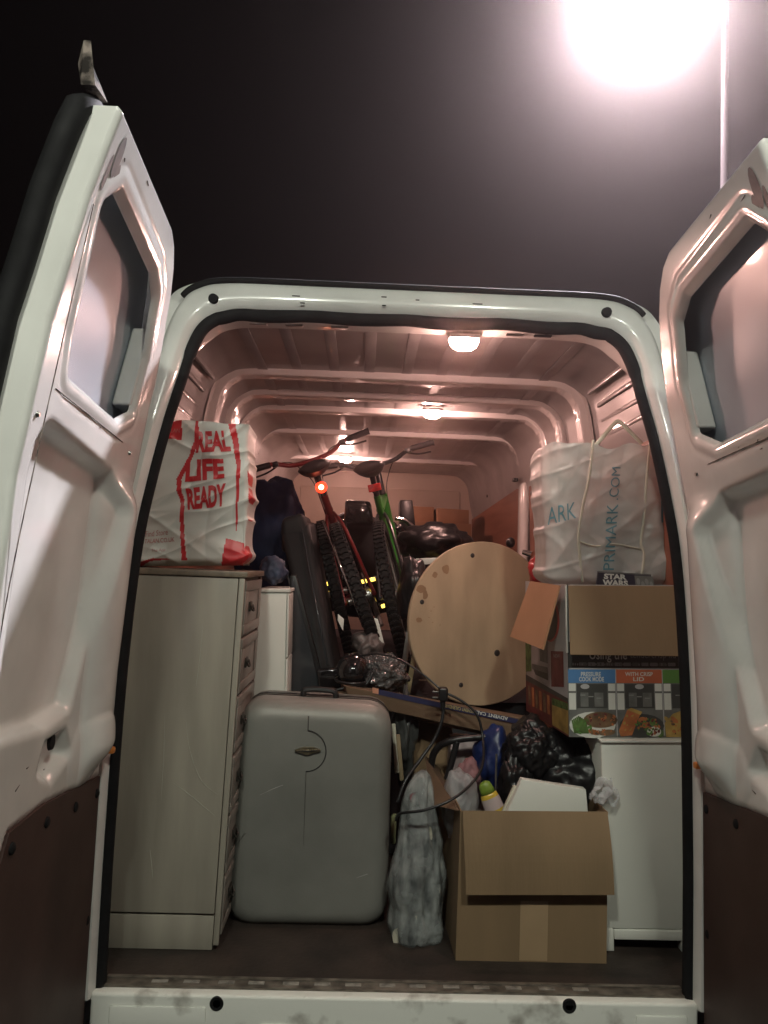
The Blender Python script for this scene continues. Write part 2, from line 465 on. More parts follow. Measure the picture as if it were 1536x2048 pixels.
# load-bay skin
rings = []
for yy in (.0, .6, 1.4, 2.4, 3.4, 4.36):
    k = 1-.0*yy
    rings.append([Vector((p.x*(1-.012*yy), max(yy, .20+rake(p.z)*.0) if yy > 0 else rake(p.z)+.15, p.z)) for p in II])
strip('load_bay_skin', rings, WHITE_SHADED, van)
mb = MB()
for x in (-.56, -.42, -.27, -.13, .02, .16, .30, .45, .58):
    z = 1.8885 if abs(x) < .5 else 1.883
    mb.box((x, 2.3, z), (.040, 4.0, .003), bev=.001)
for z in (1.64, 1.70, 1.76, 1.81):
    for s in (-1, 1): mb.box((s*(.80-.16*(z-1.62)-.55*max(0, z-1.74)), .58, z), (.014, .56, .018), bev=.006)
mb.build('panel_swage', WHITE_SHADED, van)
# roof hoops
RIB = [(.772, 1.545), (.762, 1.58), (.75, 1.64), (.735, 1.73), (.715, 1.80), (.67, 1.845), (.60, 1.86), (.3, 1.862), (0, 1.862)]
for i, yy in enumerate((.99, 1.36, 1.70, 2.36, 3.46)):
    kx = 1+.012*i
    base = full([(a*kx, b) for a, b in RIB], 6)
    nn = []
    for q in range(len(base)):
        t = (base[min(q+1, len(base)-1)]-base[max(q-1, 0)]).normalized(); nn.append(Vector((-t.z, 0, t.x)) if True else None)
    rs = []
    for off, dy in ((.034, -.034), (.030, -.012), (.027, -.008), (.007, -.003), (.0022, -.0005), (0, .004), (0, .072), (.003, .078), (.010, .082), (.034, .088)):
        rg = []
        for q, p in enumerate(base):
            wv = .0025*noise.noise(Vector((q*.8, i*3.1, 0))) if off > .002 and off < .05 else 0
            m_ = nn[q]*(off+wv); m_ = m_ if m_.z*1 > -1 else -m_
            rg.append(Vector((p.x+m_.x, yy+dy, p.z+m_.z)))
        rs.append(rg)
    strip('roof_hoop', rs, WHITE_LIT, van, True, 24)
# slots in the hoops and header box
for px, py, yy in ((520, 655, .315), (590, 656, .315), (680, 657, .315), (1030, 668, .315), (1085, 672, .315)):
    c = P(px, py, Z=1.851); mb = MB(); mb.box((c.x, .285, 1.850), (.055, .018, .006), bev=.002); mb.build('slot', RUBBER if px in (1085,) else STEEL, van)
for px, py, yy in ((1145, 935, .99), (1100, 958, 1.36), (1068, 985, 1.70), (1030, 960, 2.36), (978, 992, 3.46)):
    c = P(px, py, Y=yy+.04); mb = MB(); mb.box((min(c.x, .775), yy+.04, c.z), (.03, .05, .022), bev=.006); mb.build('hoop_clip', BLACKP, van)
# bulkhead
mb = MB(); bk = [(p.x*.955, 4.34, p.z) for p in II]
mb.add(bk+[(p[0], 4.37, p[2]) for p in bk], [tuple(range(len(bk)))])
mb.box((0, 4.335, 1.58), (1.34, .02, .34), bev=.009, seg=3); mb.box((0, 4.33, .9), (1.4, .02, .8), bev=.009, seg=3)
mb.build('bulkhead', mat('bulkhead paint', (.55, .44, .36), .42, var=.12, vs=3), van)
# side liners
def liner(s, y0, y1, z0, z1, a0, a1, b0, b1):
    mb = MB(); t = .006
    v = [(s*a0, y0, .0), (s*a1, y1, .0), (s*b1, y1, z1), (s*b0, y0, z0)]
    mb.add(v+[(a+s*t, b, c) for a, b, c in v], [(0, 1, 2, 3), (7, 6, 5, 4), (0, 4, 5, 1), (1, 5, 6, 2), (2, 6, 7, 3), (3, 7, 4, 0)])
    mb.build('side_liner', LINER, van, smooth=False)
for s in (-1, 1):
    liner(s, .26, 2.20, 1.575, 1.585, .895, .86, .815, .79)
    liner(s, 2.45, 4.06, 1.60, 1.50, .84, .80, .785, .735)
    mb = MB(); mb.box((s*.785, 2.30, .8), (.05, .11, 1.62), bev=.02, seg=3); mb.build('body_pillar', WHITE, van)
# floor and sill
mb = MB(); mb.box((0, 2.07, -.010), (1.79, 4.08, .02), bev=.002); mb.build('load_floor', PLYFLOOR, van, smooth=False)
mb = MB(); mb.box((0, .022, -.002), (1.55, .036, .010), bev=.003); mb.box((0, .043, .003), (1.53, .012, .008), bev=.002)
thr = mb.build('threshold_strip', mat('worn threshold', (.17, .145, .12), .4, metal=.3, var=.7, vs=25, stretch=(1, 1, 8)), van)
for k in range(14):
    mb = MB(); x = -.62+k*.085+random.uniform(-.006, .006)
    mb.box((x, .024, .0035), (.042, .014, .003), bev=.001); mb.build('tread_bar', mat('tread wear', (.45, .42, .38), .35, metal=.5, var=.6, vs=40) if k == 0 else bpy.data.materials['tread wear'], thr)
mb = MB(); mb.box((0, .0, -.122), (1.57, .05, .236), bev=.008, seg=3)
for x0, x1 in ((-.735, -.49), (.62, .755)):
    mb.box(((x0+x1)/2, -.0265, -.075), (x1-x0, .006, .085), bev=.004)
mb.box((.02, -.0265, -.095), (.74, .008, .05), bev=.004)
sill = mb.build('rear_sill', SILL, van)
for px, py in ((433, 2008), (1139, 2013)):
    c = P(px, py, Y=-.0255); mb = MB(); mb.lathe([(.010, .0005), (.0165, -.0015), (.0185, .001), (.0185, .004)], c, 'Y', 20); mb.build('bolt_hole', RUBBER, sill)
mb = MB(); mb.box((0, -.06, -.32), (1.9, .18, .17), bev=.03, seg=3); mb.build('rear_bumper', BLACKP, van)
# orange door stops
for px, py in ((222, 1500), (1395, 1531)):
    c = P(px, py, Y=-.035); mb = MB(); mb.box(c, (.020, .02, .017), bev=.005); mb.build('door_stop', ORANGE, van)
# load-bay lamps: base on the metal, lens hanging below
for (x, y, z) in ((.165, .300, 1.842), (.18, 1.57, 1.868), (-.275, 3.30, 1.866)):
    mb = MB(); mb.box((x, y, z-.004), (.10, .055, .014), bev=.005); b_ = mb.build('bay_lamp', WHITE_SHADED, van)
    mb = MB(); mb.lathe([(.006, -.038), (.022, -.035), (.034, -.026), (.040, -.013), (.041, -.003)], (0, 0, 0), 'Z', 20)
    mb.v = [Vector((x+p.x*1.15, y+p.y*.6, z-.008+p.z)) for p in mb.v]
    mb.build('lamp_lens', BULBN if y < 1 else BULBM, b_)

# ------------------------------------------------------------------ rear doors, both held open at right angles
DW = .79
def dX(s, z): return .80-rake(z)-.065*s           # distance from the van's middle
def s_h(z): return float(np.interp(z, [1.40, 1.48, 1.565, 1.684, 1.75, 1.796, 1.826, 1.840, 1.848], [0, .004, .02, .075, .13, .19, .25, .31, .36]))
def sdpoly(S, Z, poly):
    d = np.full(S.shape, 1e9); ins = np.zeros(S.shape, bool); n = len(poly)
    for i in range(n):
        a = np.array(poly[i]); b = np.array(poly[(i+1) % n]); e = b-a
        wx = S-a[0]; wz = Z-a[1]
        t = np.clip((wx*e[0]+wz*e[1])/(e@e), 0, 1)
        d = np.minimum(d, (wx-e[0]*t)**2+(wz-e[1]*t)**2)
        c = (a[1] <= Z) != (b[1] <= Z)
        with np.errstate(divide='ignore', invalid='ignore'):
            xi = a[0]+(Z-a[1])*e[0]/e[1] if abs(e[1]) > 1e-12 else np.full(S.shape, 1e9)
        ins ^= c & (S < xi)
    d = np.sqrt(d); return np.where(ins, -d, d)
def shrink(poly, r):
    # move the vertices r towards the inside, for rounding
    n = len(poly); out = []
    for i in range(n):
        p0, p1, p2 = [np.array(poly[j % n]) for j in (i-1, i, i+1)]
        a = (p0-p1)/np.linalg.norm(p0-p1); b = (p2-p1)/np.linalg.norm(p2-p1)
        bis = a+b; L = np.linalg.norm(bis)
        if L < 1e-6: out.append(tuple(p1)); continue
        bis /= L; sn = math.sqrt(max(1e-6, (1-float(a@b))/2))
        out.append(tuple(p1+bis*r/sn))
    return out
def sstep(x, a, b):
    t = np.clip((x-a)/(b-a), 0, 1); return t*t*(3-2*t)
WIN = [(.728, 1.722), (.675, 1.768), (.315, 1.752), (.262, 1.690), (.165, 1.60), (.150, 1.462), (.27, 1.418), (.655, 1.434)]
LOW = [(.735, .785), (.738, 1.30), (.70, 1.352), (.20, 1.312), (.225, 1.22), (.235, .90), (.30, .76), (.48, .755)]
BRN = [(.625, .612), (.44, .606), (-.0, .545), (-.0, -.14), (.72, -.14), (.72, .30), (.66, .56)]
PIT_ = [(.46, .735), (.33, .735), (.27, .66), (.40, .63), (.50, .67)]
def door_depth(S, Z):
    dw = sdpoly(S, Z, shrink(WIN, .02))-.02
    dl = sdpoly(S, Z, shrink(LOW, .045))-.045
    db = sdpoly(S, Z, shrink(BRN, .02))-.02
    dp = sdpoly(S, Z, shrink(PIT_, .02))-.02
    d = .012*(1-sstep(dw, -.012, .004))
    d += -.003*np.exp(-((dw-.016)/.010)**2)+.002*np.exp(-((dw-.036)/.006)**2)
    prof = 1-sstep(dl, -.026, .003)
    d += .036*prof
    # the rolled hinge rail beside the lower recess
    zc = sstep(Z, .56, .66)*(1-sstep(Z, 1.22, 1.33))
    rail = np.clip(1-((S-.122)/.108)**2, 0, 1)**.7
    d += -.046*zc*rail
    foot = np.clip(1-(((S-.16)/.13)**2+((Z-.64)/.09)**2), 0, 1)**.5
    d = np.minimum(d, d-.0) + -.012*foot
    d += .030*(1-sstep(dp, -.03, .006))
    d += .006*(1-sstep(db, -.004, .004))
    # closing-edge flange
    d += .007*sstep(S, .745, .752)*0
    return d
def door(sgn):
    NZ, NU = 300, 110
    zs = np.concatenate([np.linspace(-.15, 1.74, NZ-50), np.linspace(1.74, 1.848, 51)[1:]])
    us = np.linspace(0, 1, NU)
    S = np.array([[s_h(z)+(DW-s_h(z))*u for u in us] for z in zs]); Z = np.repeat(zs[:, None], NU, 1)
    D = door_depth(S, Z)
    E_ = np.minimum(S-np.array([[s_h(z)] for z in zs]), DW-S); E_ = np.minimum(E_, 1.848-Z)
    D = D+.010*np.clip(1-E_/.010, 0, 1)**2
    def pt(s, z, d):
        lift = .024*float(sstep(np.float64(z), 1.55, 1.85)); lean_in = .034*max(0., (z-1.2)/.6) if sgn > 0 else 0.
        return Vector((sgn*(dX(s, z)-lean_in+d), -.03-s, z+lift))
    win = lambda a, b_: sdpoly(a, b_, shrink(WIN, .02))-.02
    dwn = win(S, Z); e = 1e-4
    gx = (win(S+e, Z)-win(S-e, Z))/(2*e); gz = (win(S, Z+e)-win(S, Z-e))/(2*e); gl = np.sqrt(gx*gx+gz*gz)+1e-9
    mv = np.where((dwn < -.010) & (dwn > -.06), -.010-dwn, 0)
    keep = dwn
    S = S+gx/gl*mv; Z = Z+gz/gl*mv; D = np.where(dwn < -.010, .014, D)
    v = [pt(S[i, j], Z[i, j], D[i, j]) for i in range(len(zs)) for j in range(NU)]
    f = [(i*NU+j, i*NU+j+1, (i+1)*NU+j+1, (i+1)*NU+j) for i in range(len(zs)-1) for j in range(NU-1)]
    f = [q for q in f if max(dwn[divmod(i, NU)] for i in q) > -.010]
    # rim all round, turned outwards
    loop = [i*NU+NU-1 for i in range(len(zs))]+[(len(zs)-1)*NU+j for j in range(NU-2, -1, -1)]+[i*NU for i in range(len(zs)-2, -1, -1)]
    b = len(v)
    rim = [.012, .040, .048, .085]
    for k, dd in enumerate(rim):
        for q in loop:
            i, j = divmod(q, NU); z = Z[i, j]; s = S[i, j]
            if k == 3: s += -.012 if j == NU-1 else .0
            v.append(pt(s, z, dd))
    n = len(loop)
    prev = loop
    for k in range(len(rim)):
        cur = [b+k*n+i for i in range(n)]
        for i in range(n-1): f.append((prev[i], prev[i+1], cur[i+1], cur[i]))
        prev = cur
    dr = mk('rear_door', v, f, WHITE, van, True); autosmooth(dr, 60)
    tag(dr, 'left rear door with a dirty top corner' if sgn < 0 else None)
    # outer skin, standing a little beyond the rim
    zs2 = np.concatenate([np.linspace(-.18, 1.7, 50), np.linspace(1.72, 1.872, 20)])
    v = []; f = []
    for z in zs2:
        for u in np.linspace(0, 1, 16):
            zz = min(z, 1.848); sl = s_h(zz)-.02
            s = sl+(DW-.08-sl)*u; v.append(pt(s, z, .105+.02*math.sin(u*3)-.004))
    for z in zs2:
        for u in np.linspace(0, 1, 16):
            zz = min(z, 1.848); sl = s_h(zz)-.02
            s = sl+(DW-.08-sl)*u; v.append(pt(s, z, .097+.02*math.sin(u*3)-.004))
    m_ = len(zs2)*16
    for off in (0, m_):
        for i in range(len(zs2)-1):
            for j in range(15): f.append((off+i*16+j, off+i*16+j+1, off+(i+1)*16+j+1, off+(i+1)*16+j))
    for i in range(len(zs2)-1):
        for j in (0, 15): f.append((i*16+j, (i+1)*16+j, m_+(i+1)*16+j, m_+i*16+j))
    for j in range(15): f.append(((len(zs2)-1)*16+j, (len(zs2)-1)*16+j+1, m_+(len(zs2)-1)*16+j+1, m_+(len(zs2)-1)*16+j))
    o = mk('outer_skin', v, f, WHITE, dr, True); autosmooth(o, 50)
    # seal round the closing edge and top
    path = [(DW+.012, z) for z in np.linspace(-.15, 1.80, 40)]+[(DW+.006, 1.838), (DW-.03, 1.862)]+[(s, 1.866) for s in np.linspace(DW-.08, .38, 10)]
    v, f = tube([pt(s, z, .072) for s, z in path], .023, 10)
    mk('closing_seal', v, f, RUBBER, dr, True)
    # dirty corner of the outer skin above the seal
    mb = MB()
    c = [(.795, 1.880), (.800, 1.955), (.782, 1.925), (.745, 1.880)]
    dd = (.060, .098, .088, .052)
    mb.add([pt(a, z, d_) for (a, z), d_ in zip(c, dd)]+[pt(a, z, d_+.024-.012*(z > 1.93)) for (a, z), d_ in zip(c, dd)], [(0, 1, 2, 3), (7, 6, 5, 4), (0, 4, 5, 1), (1, 5, 6, 2), (2, 6, 7, 3), (3, 7, 4, 0)])
    o = mb.build('skin_corner', DIRTY, dr, smooth=False)
    # dark metal seen in the blanked window
    vv = []; ff = []; NA, NB = 14, 14
    for i in range(NA):
        for j in range(NB):
            z_ = 1.36+.46*i/(NA-1); a0 = s_h(z_)+.012; vv.append(pt(a0+(.775-a0)*j/(NB-1), z_, .060-.004*math.sin(3.14*j/(NB-1))))
    for i in range(NA-1):
        for j in range(NB-1): ff.append((i*NB+j, i*NB+j+1, (i+1)*NB+j+1, (i+1)*NB+j))
    mk('window_blank', vv, ff, BLANK, dr, True)
    # white bracket boxed into the hinge side of the window
    q = []
    for a in (.182, .070):
        for z_ in (1.665, 1.482):
            for d_ in (.010, .056): q.append(pt(a-(.012 if z_ < 1.5 else 0), z_, d_))
    v, fq = q, [(0, 1, 3, 2), (4, 6, 7, 5), (0, 4, 5, 1), (2, 3, 7, 6), (0, 2, 6, 4), (1, 5, 7, 3)]
    o = mk('hinge_bracket', v, fq, WHITE, dr); autosmooth(o)
    md = o.modifiers.new('bevel', 'BEVEL'); md.width = .006; md.segments = 3
    # brown board
    sb = shrink(BRN, .004); mb = MB(); n = len(sb)
    mb.add([pt(a, z, -.003) for a, z in sb]+[pt(a, z, .004) for a, z in sb], [tuple(range(n))]+[(i, (i+1) % n, n+(i+1) % n, n+i) for i in range(n)])
    hb = mb.build('hardboard_panel', HBOARD, dr, smooth=False)
    for s, z in ((.607, .575), (.418, .560), (.216, .528), (.03, .505), (.03, .19), (.64, .2), (.03, -.08)):
        mb = MB(); c = pt(s, z, -.005); mb.lathe([(.012, .004), (.011, -.002), (.006, -.005)] if sgn > 0 else [(.006, .005), (.011, .002), (.012, -.004)], c, 'X', 14)
        mb.build('stud', RUBBER, dr)
    for s, z, d in ((.385, .715, .012), (.150, .889, -.034)):
        mb = MB(); c = pt(s, z, d); mb.lathe([(.015, -.003), (.013, .004)], c, 'X', 16); mb.v = [Vector((p.x, p.y, c.z+(p.z-c.z)*1.25)) for p in mb.v]
        mb.build('hole', RUBBER, dr)
    # worn latch pad near the top corner
    mb = MB(); n = 14
    for k, (s, z, a, b_) in enumerate(((.735, 1.790, .014, .035), (.715, 1.765, .010, .022), (.755, 1.755, .008, .03))):
        ee = [(s+a*math.cos(6.283*i/n), z+b_*math.sin(6.283*i/n)) for i in range(n)]
        mb.add([pt(x, zz, -.0012+.0004*k) for x, zz in ee], [tuple(range(n))])
    mb.build('grease_mark', mat('grease', (.10, .085, .075), .5, var=.5, vs=40) if 'grease' not in bpy.data.materials else bpy.data.materials['grease'], dr, smooth=False)
    for s, z in ((.757, 1.345), (.12, 1.37), (.06, 1.28), (.06, 1.02), (.025, .86)):
        mb = MB(); mb.lathe([(.006, -.002), (.004, .003)], pt(s, z, -.002 if z > 1.3 else -.012), 'X', 10); mb.build('rivet', STEEL, dr)
    for pts_ in (((.760, -.1), (.760, .55), (.761, 1.0), (.762, 1.70)), ((.20, 1.385), (.40, 1.392), (.70, 1.402)), ((.03, .62), (.03, .95), (.032, 1.22))):
        q = spline([pt(a, b_, -.0006) for a, b_ in pts_], 10)
        if len(pts_) == 3 and pts_[0][0] < .1: continue
        mk('panel_joint', *tube(q, .0011, 5), DIRTY, dr, True)
    rnd = random.Random(5 if sgn < 0 else 9)
    for k in range(9):
        a, b_ = rnd.uniform(.28, .72), rnd.choice((rnd.uniform(1.36, 1.41), rnd.uniform(.63, .74), rnd.uniform(1.79, 1.83)))
        L_ = rnd.uniform(.006, .022); th = rnd.uniform(-.5, .9)
        mk('scuff', *tube([pt(a, b_, -.0005), pt(a+L_*math.cos(th), b_+L_*math.sin(th)*.6, -.0006)], [.0006, .0012], 5), bpy.data.materials['grease'], dr, True)
    return dr
door(-1); door(1)

# ------------------------------------------------------------------ street lamps
def street_lamp(name, heads, pole, lens, label, size, skirt=0.):
    b = Vector((pole[0], pole[1], -.70)); t = empty(name, b, label, 'street lamp', 'lamps lighting the car park')
    hz = heads[0][2]
    mb = MB(); mb.tube([b, b+Vector((0, 0, 1.2)), b+Vector((0, 0, 1.25)), Vector((pole[0], pole[1], hz+.30))], [.06, .055, .030, .024], 16); mb.build('pole', GALV, t)
    for head in heads:
        a = Vector((pole[0], pole[1], hz+.28)); c = Vector(head)+Vector((0, 0, .16))
        mb = MB(); mb.tube(spline([a, a.lerp(c, .5)+Vector((0, 0, .08)), c], 8), .028, 10); mb.build('arm', GALV, t)
        mb = MB(); mb.lathe([(size*1.02, 0), (size*1.0, .06), (size*.7, .14), (size*.25, .18), (.03, .19)], head, 'Z', 32); mb.build('lamp_housing', GALV, t)
        if skirt:
            mb = MB(); mb.lathe([(.02, -.030), (size*.55, -.026), (size*.92, -.012)], head, 'Z', 20); mb.build('lamp_lens', lens, t)
            v_, f_ = lathe([(size*1.02, 0), (size*1.06, -skirt), (size*1.03, -skirt), (size*.98, -.002)], 32)
            mk('lamp_skirt', [Vector(x)+Vector(head) for x in v_], f_[:-2], GALV, t, True)  # skirt added to keep the lamp's side light off the mist
        else:
            mb = MB(); mb.lathe([(.02, -size*.62), (size*.45, -size*.53), (size*.75, -size*.32), (size*.92, -.012)], head, 'Z', 16); mb.build('lamp_lens', lens, t)
yl = 3.1
hd = P(1290, -38, Y=yl); po = P(1449, 300, Y=yl+.05)
street_lamp('street_lamp', [hd], po, LAMPM, 'glaring street lamp on a tall thin pole beyond the right side of the van', .27, .21)
street_lamp('street_lamp', [Vector((-.62, -2.6, 3.15)), Vector((.62, -2.6, 3.15))], Vector((.0, -3.1, 0)), LAMPM2, 'twin headed street lamp behind the viewpoint, lighting the open rear of the van', .14)

# ------------------------------------------------------------------ chest of drawers on the left
chest = empty('chest_of_drawers', P(330, 1900, Y=.35)*1.0, 'tall beige chest of drawers standing at the left side of the load floor', 'chest of drawers')
chest.location.z = 0
TL, TR, BR, BL = (247, 1139), (491, 1148), (436, 1905), (196, 1893)
c4 = [P(*q, Y=.19) for q in (TL, TR, BR, BL)]
c4[2].z = c4[3].z = .001
def cpt(u, v): return bil(c4, u, v)
dep = Vector((0.002, .36, 0))
def cpanel(name, u0, u1, v0, v1, d0, d1, m, parent, bev=.002):
    cc = [cpt(u0, v0)+dep*d0, cpt(u1, v0)+dep*d0, cpt(u1, v1)+dep*d0, cpt(u0, v1)+dep*d0]
    v, f = warp(cc, dep*(d1-d0), bev, 2); o = mk(name, v, f, m, parent, True); autosmooth(o, 35); return o
cpanel('side_panel', 0, .945, .012, .905, 0, 1, LAMI, chest)
cpanel('front_stile', .952, 1.0, .012, .985, -.004, .03, LAMI, chest)
cpanel('plinth', 0, .945, .912, 1.0, .012, .985, LAMI, chest)
cpanel('top_board', -.01, 1.02, -.006, .010, -.02, 1.02, TOPW, chest)
cpanel('back_stile', .952, 1.0, .012, .985, .97, 1.0, LAMI_D, chest)
cpanel('carcass_front', .945, .975, .012, .985, .032, .968, LAMI_D, chest)
for pts_ in (((372, 1440), (380, 1500), (402, 1560), (436, 1590)), ((330, 1420), (327, 1520), (322, 1600)), ((345, 1565), (380, 1590), (430, 1632)), ((300, 1700), (306, 1760)), ((405, 1260), (398, 1330), (392, 1372))):
    q = spline([P(a, b_, Y=.1893) for a, b_ in pts_], 6); mk('scratch', *tube(q, [.0003+.0009*math.sin(3.14*i/(len(q)-1)) for i in range(len(q))], 5), SMEAR, chest, True)
nd = 6
for k in range(nd):
    v0 = .02+k*.955/nd; v1 = v0+.955/nd-.010
    o = cpanel('drawer_front', .975, 1.0, v0, v1, .04, .96, LAMI_D, chest)
    # raised frame of the drawer front
    for (a0, a1, b0, b1) in ((.04, .96, v0, v0+.028), (.04, .96, v1-.028, v1), (.04, .17, v0+.028, v1-.028), (.83, .96, v0+.028, v1-.028)):
        cpanel('drawer_frame', .999, 1.012, b0, b1, a0, a1, LAMI_D, o, .003)
    mb = MB(); c = cpt(1.008, (v0+v1)/2)+dep*.36
    mb.box(c, (.006, .05, .03), bev=.0025); mb.tube(spline([c+Vector((.003, -.024, .004)), c+Vector((.009, -.018, -.010)), c+Vector((.010, 0, -.013)), c+Vector((.009, .018, -.010)), c+Vector((.003, .024, .004))], 5), .003, 8)
    mb.build('drawer_handle', PEWTER, o)

# ------------------------------------------------------------------ white narrow unit behind
unit = empty('cabinet', (P(545, 1390, Y=.64).x, .8, 0), 'narrow white cabinet between the beige chest and the grey screen', 'cabinet')
cu = [P(513, 1178, Y=.64), P(577, 1178, Y=.64), P(572, 1400, Y=.64), P(505, 1400, Y=.64)]
k = (cu[0].z)/(cu[0].z-cu[3].z)
cu[2] = cu[1].lerp(cu[2], k); cu[3] = cu[0].lerp(cu[3], k); cu[2].z = cu[3].z = .002
def upanel(name, u0, u1, v0, v1, y0, y1, m):
    cc = [bil(cu, u0, v0), bil(cu, u1, v0), bil(cu, u1, v1), bil(cu, u0, v1)]; cc = [c+Vector((0, y0, 0)) for c in cc]
    v, f = warp(cc, (0, y1-y0, 0), .002, 2); o = mk(name, v, f, m, unit, True); autosmooth(o, 35)
upanel('side_panel', 0, .955, .015, 1, 0, .34, WFURN)
upanel('top_board', -.02, 1.06, 0, .012, -.004, .35, WFURN)
upanel('front_edge', .965, 1.03, .016, .235, -.003, .33, WFURN); upanel('front_edge', .965, 1.03, .240, 1, -.003, .33, WFURN)

# grey screen and black slab case leaning behind
tv = empty('flat_screen', (P(612, 1390, Y=.82).x, .85, 0), 'grey flat screen standing on end beside the white cabinet', 'screen')
qbox('screen_glass', ((583, 1160), (588, 1160), (650, 1420), (580, 1420)), .80, .012, GLASSD, tv, .001)
cc = [P(580, 1150, Y=.812), P(592, 1150, Y=.812), P(668, 1440, Y=.812), P(574, 1440, Y=.812)]
v, f = warp(cc, (0, .035, 0), .006); mk('screen_back', v, f, BLACKP, tv, True)
mb = MB(); mb.box((P(612, 1440, Y=.83).x, .85, .27), (.10, .18, .54), bev=.01); mb.build('stand', BLACKP, tv)
pts = spline([P(603, 1075, Y=1.15), P(618, 1150, Y=1.05), P(640, 1265, Y=.92), P(664, 1372, Y=.80)], 6)
v = []; f = []
A, B = [], []
sl = empty('slab_case', (P(640, 1390, Y=.8).x, .85, 0), 'long black rounded slab case leaning beside the red bicycle', 'case')
c4s = [P(558, 1056, Y=1.10), P(618, 1044, Y=1.10), P(676, 1368, Y=.80), P(634, 1376, Y=.80)]
v, f = warp(c4s, (.01, .30, 0.02), .022, 4); o = mk('case_body', v, f, BLACKM, sl, True); autosmooth(o, 40)
v, f = warp([P(560, 1036, Y=1.085), P(606, 1024, Y=1.085), P(620, 1070, Y=1.085), P(562, 1112, Y=1.085)], (.01, .26, .0), .030, 5); o = mk('case_top', v, f, BLACKM, sl, True); autosmooth(o, 40)
v, f = tube([P(566, 1120, Y=1.07), P(640, 1374, Y=.79)], .006, 8); mk('edge_trim', v, f, GLASSD, sl, True)
v, f = tube([P(604, 1060, Y=1.07), P(655, 1330, Y=.78)], .004, 8); mk('edge_trim', v, f, GLASSD, sl, True)
v, f = warp([P(633, 1340, Y=.785), P(688, 1336, Y=.785), P(690, 1374, Y=.785), P(638, 1378, Y=.785)], (0, .3, 0), .008); mk('end_cap', v, f, BLACKG, sl, True)

# ------------------------------------------------------------------ suitcase
su = empty('suitcase', (P(612, 1860, Y=.45).x, .47, 0), 'grey hard shell suitcase with a brass badge standing upright on the load floor', 'suitcase')
cs = [P(476, 1400, Y=.34), P(786, 1416, Y=.34), P(775, 1864, Y=.34), P(446, 1860, Y=.34)]
def shellmesh(c, d0, d1, rx, dome):
    """half shell: rounded-corner plan, rolled edge"""
    ex = (c[1]-c[0]).length; ez = (c[0]-c[3]).length; v = []; f = []
    prof = [(0.0, d1), (0.0, d0+.055)] + [(.055*(1-math.cos(t)), d0+.055*(1-math.sin(t))) for t in np.linspace(.2, 1.57, 8)]
    n = 96
    def rr_(ins, q):
        a = 2*math.pi*q/n; hx = ex/2-ins; hz = ez/2-ins; r = max(.012, rx-ins*.6)
        dx, dz = math.cos(a), math.sin(a)
        # superellipse-like rounded rectangle by ray march
        t = min(hx/abs(dx) if abs(dx) > 1e-6 else 9, hz/abs(dz) if abs(dz) > 1e-6 else 9)
        x, z = dx*t, dz*t
        ax, az = abs(x), abs(z)
        if ax > hx-r and az > hz-r:
            # intersect the ray with the corner arc
            cx_, cz_ = hx-r, hz-r; b_ = abs(dx)*cx_+abs(dz)*cz_; c_ = cx_*cx_+cz_*cz_-r*r
            t = b_+math.sqrt(max(0, b_*b_-c_)); x, z = dx*t, dz*t
        return x, z
    for ins, d in prof:
        for q in range(n):
            x, z = rr_(ins, q); v.append((x, d, z))
    # inner rings of the face, slightly domed
    for s in (.93, .8, .6, .4, .2):
        for q in range(n):
            x, z = rr_(.055, q); x *= s; z *= s
            v.append((x, d0-dome*(1-s*s), z))
    m = len(prof)+5
    for i in range(m-1):
        for q in range(n): f.append((i*n+q, i*n+(q+1) % n, (i+1)*n+(q+1) % n, (i+1)*n+q))
    f.append(tuple((m-1)*n+q for q in range(n)))
    out = []
    for x, d, z in v:
        out.append(bil(c, x/ex+.5, .5-z/ez)+Vector((0, d, 0)))
    return out, f
v, f = shellmesh(cs, 0, .125, .075, .004); o = mk('front_shell', v, f, CASE, su, True); autosmooth(o, 50)
cs2 = [c+Vector((0, .0, 0)) for c in cs]
v, f = shellmesh(cs2, .0, .0, .075, 0)
v = [Vector((p.x, .34+.255-(p.y-.34), p.z)) for p in v]; v2, f2 = shellmesh(cs, 0, .125, .075, .004)
v2 = [Vector((p.x, .34+.265-(p.y-.34), p.z)) for p in v2]; o = mk('back_shell', v2, f2, CASE, su, True); autosmooth(o, 50)
cg = [bil(cs, -.004, -.004), bil(cs, 1.004, -.004), bil(cs, 1.004, 1.004), bil(cs, -.004, 1.004)]
v, f = warp([c+Vector((0, .118, 0)) for c in cg], (0, .030, 0), .012, 3)
# the rim follows the rounded corners: reuse the plan curve
v3, f3 = shellmesh(cg, .115, .15, .078, 0)
o = mk('rim', [p for p in v3], f3, CASE_E, su, True)
seam = [P(617, 1432, Y=.3365), P(616, 1461, Y=.3365)]
arc = [P(613+39*math.cos(t), 1502+41*math.sin(t), Y=.3358) for t in np.linspace(-1.47, 1.6, 18)]
seam2 = [P(612, 1543, Y=.3355), P(610, 1600, Y=.3353), P(607, 1690, Y=.336)]
v, f = tube(seam+arc+seam2[:1], .0016, 6); mk('seam_line', v, f, CASE_E, su, True)
v, f = tube(seam2, [.0013, .0009, .0003], 6); mk('seam_line', v, f, PEWTER, su, True)
for a_, b_ in (((470, 1690), (492, 1664)), ((700, 1760), (735, 1748)), ((680, 1560), (700, 1600))): mk('scratch', *tube([P(*a_, Y=.3388), P(*b_, Y=.3386)], [.0003, .0008], 5), STEEL, su)
mb = MB()
em = [(590, 1500), (606, 1495), (626, 1495), (641, 1500), (641, 1503), (624, 1507), (614, 1511), (604, 1507), (590, 1503)]
pe = [P(a, b_, Y=.329) for a, b_ in em]; n = len(pe)
